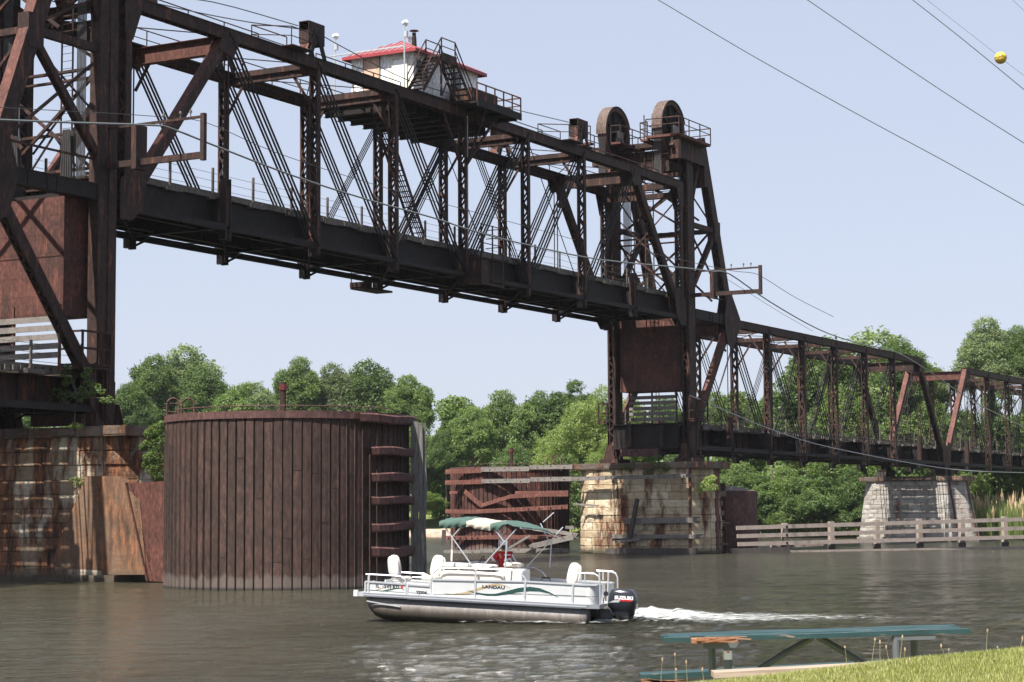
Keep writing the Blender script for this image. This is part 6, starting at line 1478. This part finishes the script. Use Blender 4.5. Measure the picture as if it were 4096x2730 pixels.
MTEAL=mteal(); MRAW=wood('raw_split_wood',(.10,.035,.02),(.25,.11,.055),(.38,.22,.13),(1,9,9)); MNEWW=wood('bare_bench_plank',(.22,.155,.115),(.32,.24,.185),(.38,.30,.24),(.5,6,6)); MPIPE=plain('galvanised_pipe',(.13,.14,.15),.45,.3,.15)
TY=16.5; to=onY(3246,2524,TY); tbl=empty('picnic_table',(to.x,TY,to.z)); tag(tbl,'worn teal picnic table with a split top, standing just behind the grass crest','picnic table')
L0=onY(2647,2543,TY)-tbl.location; L1=onY(3845,2506,TY)-tbl.location; ax=(L1-L0).normalized(); LL=(L1-L0).length
for k,(y,mt,a_,b_) in enumerate(((-.36,MTEAL,.135,1.0),(-.36,MTEAL,0,.085),(-.12,MTEAL,0.02,.985),(.12,MTEAL,.0,.97),(.35,MTEAL,.03,1.0))):
    m=MB(); p=L0+ax*LL*a_; q=L0+ax*LL*b_; nseg=max(1,int(8*(b_-a_)))
    for i in range(nseg):
        u=p.lerp(q,i/nseg); v=p.lerp(q,(i+1)/nseg); s1=.003*math.sin(i*1.7+k); s2=.003*math.sin((i+1)*1.7+k)
        m.beam((u.x,y*.72,u.z-.02+s1),(v.x,y*.72,v.z-.02+s2),.155,.036)
    m.build('top_plank',mt,tbl)
m=MB(); rnd=random.Random(5)
for i in range(12):
    a_=.085+rnd.random()*.08; b_=a_+rnd.uniform(.04,.16); p=L0+ax*LL*a_; q=L0+ax*LL*min(.30,b_); m.beam((p.x,-.455+rnd.uniform(-.02,.03),p.z-.02+rnd.uniform(-.022,.022)),(q.x,-.455+rnd.uniform(-.02,.03),q.z-.02+rnd.uniform(-.02,.02)),.02,rnd.uniform(.005,.014))
p=L0+ax*LL*.085; q=L0+ax*LL*.20; m.beam((p.x,-.36,p.z-.026),(q.x,-.36,q.z-.026),.20,.034); m.build('split_wood',MRAW,tbl)
def tp(x,y,Y): return onY(x,y,Y)-tbl.location
for (xa,xb,yt,yb) in ((2790,2942,2557,2585),(3540,3718,2527,2553)):
    m=MB(); Yb=TY; p=[tp(xa,yt,Yb),tp(xb,yt-5,Yb),tp(xb-14,yb-4,Yb),tp(xa+14,yb,Yb)]
    m.prism([(v.x,-.33,v.z) for v in p],(0,.04,0)); m.prism([(v.x,.28,v.z) for v in p],(0,.04,0)); m.bx(p[0].x+.1,p[1].x-.1,-.3,.3,p[3].z+.01,p[3].z+.04); m.build('bearer',MPIPE,tbl)
for x,yt,Y in ((2846,2575,TY+.3),(2909,2560,TY-.3),(3583,2540,TY-.3),(3655,2535,TY+.3)):
    a_=tp(x,yt,Y); m=MB(); m.tube([(a_.x,a_.y,a_.z+.02),(a_.x+.01,a_.y,-.76)],.032,10); lg=m.build('leg',MPIPE,tbl)
    if x==2909: m=MB(); m.lathe([(.0335,-.035),(.0345,-.035),(.0345,.035),(.0335,.035)],(a_.x+.003,a_.y,a_.z-.12),'z',16); st_=m.build('sticker',MWHP,lg); m=MB(); m.box((a_.x+.003,a_.y-.0355,a_.z-.095),(.022,.002,.01)); m.build('sticker_mark',MREDP,lg)
m=MB(); c_=tp(3262,2548,TY)
for (x,y) in ((3020,2690),(3120+360,2672)):
    e_=tp(x,y,TY); m.tube([(c_.x+(-.02 if x<3200 else .02),0,c_.z),(c_.x+(e_.x-c_.x)*.5,0,c_.z+(e_.z-c_.z)*.46),(e_.x,0,e_.z),(e_.x+(e_.x-c_.x)*.6,0,e_.z+(e_.z-c_.z)*.6)],.026,8)
m.build('brace',MPIPE,tbl)
def bench(x0,y0,x1,y1,Y,mat,name,w=.24,th=.04):
    a_=tp(x0,y0,Y); b_=tp(x1,y1,Y); m=MB(); n=6
    for i in range(n): m.beam(a_.lerp(b_,i/n),a_.lerp(b_,(i+1)/n),w,th)
    return m.build(name,mat,tbl)
bench(2850,2698,3700,2655,15.75,MNEWW,'near_bench_plank',.25,.045)
bench(2560,2706,3560,2655,17.3,MTEAL,'far_bench_plank',.28,.045)
m=MB(); a_=tp(2556,2712,17.15)
for i in range(8): m.beam((a_.x+rnd.uniform(0,.1),a_.y-.14,a_.z-.02+rnd.uniform(-.02,.02)),(a_.x+rnd.uniform(.15,.5),a_.y-.14,a_.z-.02+rnd.uniform(-.025,.01)),.02,.012)
m.build('split_end',MRAW,tbl)
# ------------------------------------------------------------------ haze
hzm=bpy.data.materials.new('haze'); hzm.use_nodes=True; t=hzm.node_tree; t.nodes.clear(); pv=t.nodes.new('ShaderNodeVolumePrincipled'); pv.inputs['Color'].default_value=(.86,.92,1,1); pv.inputs['Density'].default_value=.00005; pv.inputs['Anisotropy'].default_value=.0
t.links.new(pv.outputs[0],t.nodes.new('ShaderNodeOutputMaterial').inputs['Volume'])
m=MB(); m.bx(-420,520,-40,720,-3,60); hz_=m.build('haze',hzm); tag(hz_,kind='stuff')
